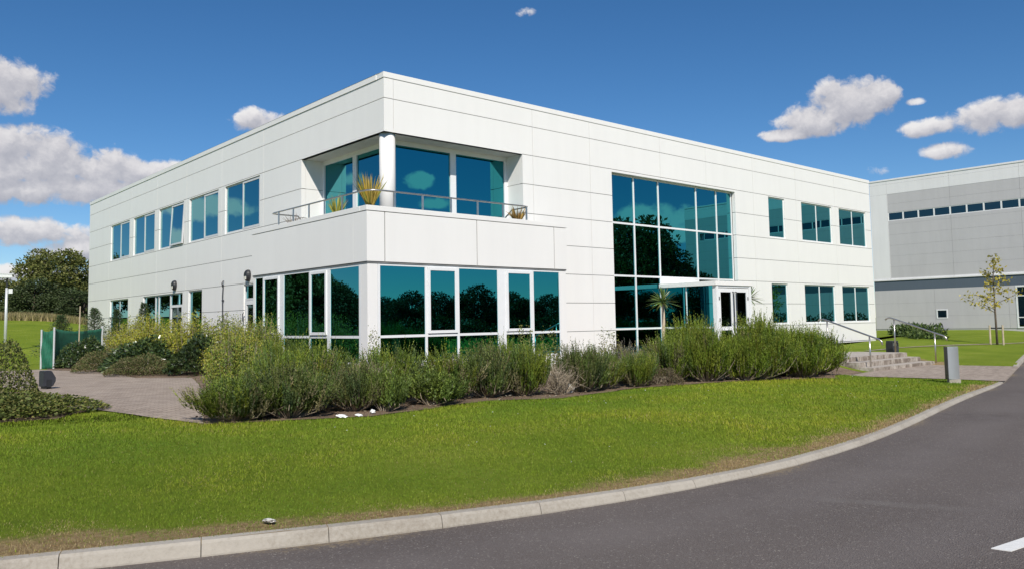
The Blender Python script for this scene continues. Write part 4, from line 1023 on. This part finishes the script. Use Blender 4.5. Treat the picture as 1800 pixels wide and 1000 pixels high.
# young yellow tree with stakes by the warehouse
yt = empty('young_tree', (31.0, -6.0, float(H(31, -6))), 0, 'thin young tree with sparse yellow leaves tied to two stakes on the lawn', 'tree')
mb = MB(); mb.tube([(0, 0, 0), (.03, .02, 1.6), (-.02, 0, 3.1), (-.18, -.12, 4.2)], [.055, .045, .025, .008], 7)
P = []; br = []
for k in range(17):
    z = 1.55 + 2.2*k/17; th = rng.uniform(0, 6.28) if k not in (0, 3, 5) else (2.35, -.75, 2.4)[(0, 3, 5).index(k)]; L = (1.35 if k in (0, 3, 5) else rng.uniform(.5, 1.0))*(1.12-.6*k/17)
    d = np.array([math.cos(th), math.sin(th), rng.uniform(.15, .55)]); b = np.array([0, 0, z])
    mb.tube([tuple(b), tuple(b+d*L*.5+np.array([0, 0, .03])), tuple(b+d*L)], [.016, .01, .004], 4)
    m_ = 32; u = rng.uniform(.35, 1.05, m_); P.append(b + d*(L*u)[:, None] + rng.normal(0, .085, (m_, 3)))
P.append(np.array([-.18, -.12, 4.15]) + rng.normal(0, .13, (60, 3)))
P = np.concatenate(P); cards_mesh('crown', leaves(P, rng.normal(size=P.shape), rng.uniform(.11, .2, len(P)), rng.uniform(.06, .1, len(P))), pick([(.45, .37, .05), (.50, .40, .06), (.34, .31, .06), (.55, .46, .12)], len(P)), 4, M['leaf'], yt)
mb.build('trunk', M['bark'], yt, smooth=True)
for dx, dy in ((.22, -.2), (-.24, .22)):
    mb = MB(); mb.tube([(dx, dy, -.2), (dx, dy, .95)], .045, 8); mb.build('stake', M['timber'], yt)
mb = MB(); mb.tube([(.22, -.2, .82), (0, 0, .8), (-.24, .22, .82)], .03, 6); mb.build('tie', M['dark'], yt)

# ------------------------------------------------------------------ stuff: grass, weeds, dry grass, daisies
def inpoly(px, py, poly):
    c = np.zeros(len(px), bool); n = len(poly)
    for i in range(n):
        (x0, y0), (x1, y1) = poly[i], poly[(i+1) % n]
        m = ((y0 > py) != (y1 > py)) & (px < (x1-x0)*(py-y0)/((y1-y0) if y1 != y0 else 1e-9) + x0); c ^= m
    return c
def grass():
    N = 1250000
    x = rng.uniform(-18, 9.1, N); t = rng.uniform(.10, 9, N); y = t + K(x)
    D = np.hypot(x-CAM[0], y-CAM[1]); ang = np.degrees(np.arctan2(x-CAM[0], y-CAM[1]))
    keep = (ang > 4) & (ang < 80) & (D > 4.5)
    keep &= rng.uniform(size=N) < np.clip((8.2/D)**1.5, 0, 1)
    for p in (PATH_L, BED, BED_F): keep &= ~inpoly(x, y, p)
    keep &= ~((x > 6) & (y > -10.2))
    x, y, t, D = x[keep], y[keep], t[keep], D[keep]; n = len(x)
    dry = np.clip(1-(t-.12)/dryw(x), 0, 1)**.7
    pn = np.array([mnoise.noise((a*.55, b*.55, 0)) + .6*mnoise.noise((a*2.2, b*2.2, 4)) for a, b in zip(x, y)])
    isdry = rng.uniform(size=n) < np.clip(dry*(.95 + pn*.9) + pn*.13 + .01, .018, .92)
    z = H(x, y)
    Lh = rng.uniform(.018, .042, n)*(1+.35*pn)*np.clip(D/9, .9, 1.6)*np.where(isdry, .75, 1); W = rng.uniform(.003, .006, n)*np.clip(D/8, 1, 2.6)
    th = rng.uniform(0, 6.28, n); l = rng.uniform(.3, 2.0, n)
    d = unit(np.stack([np.cos(th)*l, np.sin(th)*l, np.ones(n)], 1)); s = np.stack([-np.sin(th), np.cos(th), np.zeros(n)], 1)
    b = np.stack([x, y, z-.004], 1)
    V3 = np.stack([b - s*W[:, None]/2, b + s*W[:, None]/2, b + d*Lh[:, None]], 1)
    C = pick([(.205, .295, .022), (.235, .31, .028), (.175, .26, .02), (.275, .32, .048)], n, .15)*(1+.2*pn)[:, None]
    lf = np.array([mnoise.noise((a*.16, b*.22, 7)) for a, b in zip(x, y)])
    C *= (1 + .38*lf)[:, None]; C[:, 0] *= 1 + .25*np.clip(pn, -1, 1) + .25*lf
    C[isdry] = pick([(.42, .31, .15), (.34, .24, .11), (.50, .39, .21)], isdry.sum(), .15)
    o = cards_mesh('lawn_grass', V3, np.clip(C, 0, 1), 3, M['grass']); tag(o, 'short mown lawn grass, browned along the kerb', 'grass', None, 'stuff'); print('grass', n)
grass()
def tallgrass():
    n = 16000; u = rng.uniform(-60, 330, n); D = rng.uniform(66, 76, n)
    P = np.array([at(a, b) for a, b in zip(u, D)]); z = H(P[:, 0], P[:, 1]); th = rng.uniform(0, 6.28, n); Lh = rng.uniform(.25, .75, n); W = .05
    b = np.stack([P[:, 0], P[:, 1], z-.02], 1); d = unit(np.stack([np.cos(th)*.35, np.sin(th)*.35, np.ones(n)], 1)); s = np.stack([-np.sin(th), np.cos(th), np.zeros(n)], 1)*W
    V3 = np.stack([b-s, b+s, b+d*Lh[:, None]], 1)
    tag(cards_mesh('dry_grass', V3, pick([(.40, .33, .17), (.33, .27, .13), (.26, .24, .09)], n), 3, M['grass']), 'band of tall straw coloured grass along the top of the bank', 'grass', None, 'stuff')
tallgrass()
def weeds():
    n = 2600; x = rng.uniform(34, 47, n); y = -6 + (x-34)*.55 + rng.uniform(-.9, .9, n) + 4.2; z = H(x, y) + rng.uniform(0, .75, n)*(.5+.5*np.sin(x*2))
    V3 = leaves(np.stack([x, y, z], 1), rng.normal(size=(n, 3))+np.array([0, 0, .6]), rng.uniform(.15, .35, n), rng.uniform(.08, .15, n))
    tag(cards_mesh('weed_patch', V3, pick([(.07, .11, .03), (.10, .14, .035), (.05, .08, .025)], n), 4, M['leaf']), 'rough patch of leafy weeds between the two buildings', 'weeds', None, 'stuff')
weeds()
def litterleaf():
    n = 5200; x = rng.uniform(-9, 8, n); y = rng.uniform(-11.3, -3, n); k = inpoly(x, y, BED); x, y = x[k], y[k]; n = len(x)
    V3 = leaves(np.stack([x, y, H(x, y)+.035+rng.uniform(0, .03, n)], 1), rng.normal(size=(n, 3))*np.array([1, 1, .25]), rng.uniform(.03, .08, n), rng.uniform(.01, .03, n))
    tag(cards_mesh('bed_debris', V3, pick([(.22, .16, .10), (.32, .26, .18), (.13, .09, .06), (.4, .36, .28)], n), 4, M['leaf']), 'dead leaves and bark scattered on the planting bed soil', 'leaf litter', None, 'stuff')
litterleaf()
def daisies():
    n = 90; x = rng.uniform(-9, 7, n); t = rng.uniform(1.2, 5.4, n); y = t + K(x); k = ~inpoly(x, y, BED); x, y = x[k], y[k]; n = len(x); P = []
    for a, b in zip(x, y):
        r = rng.uniform(.007, .012); z = float(H(a, b))+.045; P.append([(a+r*math.cos(q*1.571), b+r*math.sin(q*1.571), z+rng.uniform(-.006, .006)) for q in range(4)])
    tag(cards_mesh('daisies', np.array(P), np.full((n, 3), .8), 4, M['grass']), 'tiny white daisies dotted over the lawn', 'flowers', None, 'stuff')
daisies()
def crumple(name, x, y, s, mat, label, cat, group=None, flat=.5):
    bm = bmesh.new(); bmesh.ops.create_icosphere(bm, subdivisions=3, radius=1)
    for v in bm.verts:
        q = 1 + .45*mnoise.noise(v.co*1.9 + Vector((x, y, 0))) + .3*mnoise.noise(v.co*5 + Vector((y, x, 0))); v.co = Vector((v.co.x*s*1.6*q, v.co.y*s*q, v.co.z*s*flat*q))
    me = bpy.data.meshes.new(name); bm.to_mesh(me); bm.free(); o = link(name, me, mat); o.location = (x, y, float(H(x, y))+s*flat*.6+.02); o.rotation_euler = (.2, .1, x*3); tag(o, label, cat, group)
crumple('paper_litter', -6.55, -9.05, .045, M['paper'], 'longest scrap of white litter on the soil by the lawn edge', 'litter', 'white litter scraps')
crumple('paper_litter', -6.3, -9.12, .035, M['paper'], 'flat scrap of white litter touching the longest one', 'litter', 'white litter scraps')
crumple('paper_litter', -5.95, -8.95, .042, M['paper'], 'crumpled white litter next to the small dark rosemary tuft', 'litter', 'white litter scraps', .8)
crumple('edge_stone', -9.9, -13.82, .04, M['stone'], 'flat pale stone lying in the dry grass by the kerb', 'stone', None, .4)
crumple('edge_stone', -1.5, -8.75, .12, M['stone'], 'grey angular stone under the dead branches', 'stone', None, .8)

# two parked cars far off, seen mirrored in the left corner windows
def car(x, y, rz, paint, label):
    r = empty('parked_car', (x, y, float(H(x, y))), rz, label, 'car', 'parked cars mirrored in the glass')
    prof = [(-2.1, .3), (-2.12, .75), (-1.95, .95), (-1.5, 1.0), (-.95, 1.42), (.55, 1.45), (1.15, 1.0), (1.95, .85), (2.1, .6), (2.1, .3)]
    mb = MB(); n = len(prof)
    for yy in (-.85, .85): mb.v += [(a, yy*(.82 if b > 1.1 else 1), b) for a, b in prof]
    mb.f += [tuple(range(n)), tuple(range(n, 2*n))[::-1]] + [(k, (k+1) % n, n+(k+1) % n, n+k) for k in range(n)]; mb.mi += [0]*(n+2); mb.build('body', paint, r, bevel=.06)
    for yy in (-.83, .83):
        g_ = MB(); g_.box(-.9, .75, yy-.02, yy+.02, 1.0, 1.34); g_.build('side_window', M['dark'], r)
        for xx in (-1.3, 1.3):
            w_ = MB(); w_.tube([(xx, yy-.1, .32), (xx, yy+.1, .32)], .32, 16); w_.build('wheel', M['dark'], r)
car(-19, 33, .4, M['car_white'], 'white car seen mirrored in the pane beside the corner post')
car(-24, 33.5, .5, M['car_yellow'], 'yellow car seen mirrored in the left corner windows')

# ------------------------------------------------------------------ sky, sun, camera
SUN_EL, SX, SY = R_(41.8), -.56, -.83
w = bpy.data.worlds.new('World'); sc.world = w; w.use_nodes = True; nt = w.node_tree
bg = nt.nodes['Background']
sky = nt.nodes.new('ShaderNodeTexSky'); sky.sky_type = 'NISHITA'; sky.sun_disc = False
sky.sun_elevation = SUN_EL; sky.sun_rotation = math.atan2(SX, SY) % (2*math.pi)
sky.altitude = 1500; sky.air_density = 1.0; sky.dust_density = .1; sky.ozone_density = 4.0
tc = nt.nodes.new('ShaderNodeTexCoord'); sp = nt.nodes.new('ShaderNodeSeparateXYZ'); nt.links.new(tc.outputs['Generated'], sp.inputs[0])
dx, dy, dz = (V(nt, sp.outputs[i]) for i in range(3))
az = dx._m('ARCTAN2', dy)*(180/math.pi); el = dz._m('ARCSINE')*(180/math.pi)
CL_VIEW = [(8.6,14.6,3.4,1.9),(10.4,11.2,3.8,1.35),(14.2,10.1,4.4,1.35),(17.3,10.1,3.2,.95),(12.0,8.8,7.0,1.2),(9.5,9.6,5,1.6),(10.6,6.0,4.2,.95),(13.4,5.0,3.,.8),(24.2,13.8,2.2,.95),(9,3.4,6,.8,.25),
      (64.6,14.0,3.0,1.75),(62.6,13.0,2.9,1.15),(66.5,14.2,1.3,1.),(60.6,12.2,1.9,.5,.1),(68.6,13.4,.8,.35,.3),(69.2,11.8,1.9,.7),(73.2,12.0,3.2,1.2),(70.2,10.2,1.7,.65,.1),(42.9,21.4,1.0,.5,.55),(66.4,9.3,1.2,.6,.75),(38,12,1.2,.5,1.)]
CL_REST = [(128.5,7.0,3.4,1.2),(125,6.0,4.5,.8),(145,10.0,1.3,.7),(144,8.4,1.2,.5),(143,6.9,3.2,.7),(118,8,3,1.1),(150,7.5,4,1.2),(-30,10.2,1.6,.7),(-20,8,4,.9),(-32,6.5,6,1.2),(-50,11,6,2.),(-75,9,9,2.2),(190,10,9,2.4),(240,9,9,2.)]
def field(A, E, lst):
    f = None
    for a_, e_, ra, re, *off in lst:
        da = (A - (a_ if a_ < 180 else a_-360))/ra; de = (E - e_)/re
        q = (da*da + de*de)*-1. + (1. - (off[0] if off else 0)); f = q if f is None else f._m('SMOOTH_MAX', q, .3)
    return f
def angvec(A, E):
    c = nt.nodes.new('ShaderNodeCombineXYZ'); nt.links.new(A.s, c.inputs[0]); nt.links.new(E.s, c.inputs[1]); return c.outputs[0]
def cloud(A, E, lst, det):
    v = angvec(A, E); w = (V(nt, noise(nt, 1.3, 3, .5, v)) - .5)*.9; v = angvec(A + w, E - w*.5)
    n = V(nt, noise(nt, .62, det, .60, v)); m = V(nt, noise(nt, .22, 3, .5, v))
    return field(A, E, lst) + (n - .5)*2.7 + (m - .5)*.9
d0 = cloud(az, el, CL_VIEW + CL_REST, 9); d1 = cloud(az + -.22, el + .62, CL_VIEW, 4)
alpha = d0.ss(-.05, .62)
lit = ((d0._m('MINIMUM', 2.) - d1._m('MINIMUM', 2.))*.36 + .42)._m('MULTIPLY', 1., clamp=True)
ccol = ramp(nt, lit.s, [(.12, (3.6, 3.65, 4.15)), (.42, (4.9, 4.85, 5.2)), (.68, (6.7, 6.5, 6.6)), (.95, (8.0, 7.8, 7.7))])
hs = nd(nt, 'ShaderNodeHueSaturation', Saturation=1.22, Value=.92); nt.links.new(sky.outputs[0], hs.inputs['Color']); skyc = hs.outputs[0]
out = mix(nt, alpha*.95, skyc, ccol)
nt.links.new(out, bg.inputs['Color']); bg.inputs['Strength'].default_value = .11

su = bpy.data.lights.new('sun', 'SUN'); su.energy = 4.9; su.angle = R_(.53); su.color = (1, .945, .85)
so = bpy.data.objects.new('sun', su); COL.objects.link(so)
sv = Vector((SX*math.cos(SUN_EL), SY*math.cos(SUN_EL), math.sin(SUN_EL))); so.rotation_euler = sv.to_track_quat('Z', 'Y').to_euler(); so.location = (-20, -30, 30)

cam = bpy.data.cameras.new('camera'); co = bpy.data.objects.new('camera', cam); COL.objects.link(co); sc.camera = co
cam.sensor_width = 36; cam.lens = 1422.19/1800*36; cam.shift_x = -5.456/1800; cam.shift_y = (462.795-500)/1800; cam.clip_end = 4000; cam.clip_start = .1
m3 = Matrix((Vector(Rv), Vector(Uv), -Vector(F_))).transposed(); co.matrix_world = Matrix.Translation(Vector(CAM)) @ m3.to_4x4()
sc.render.engine = 'CYCLES'; sc.render.resolution_x = 1024; sc.render.resolution_y = 568
sc.cycles.use_denoising = True; sc.cycles.max_bounces = 8; sc.cycles.glossy_bounces = 4; sc.cycles.transparent_max_bounces = 8
vs = sc.view_settings; vs.view_transform = 'Standard'; vs.look = 'None'; vs.exposure = 0; vs.gamma = 1
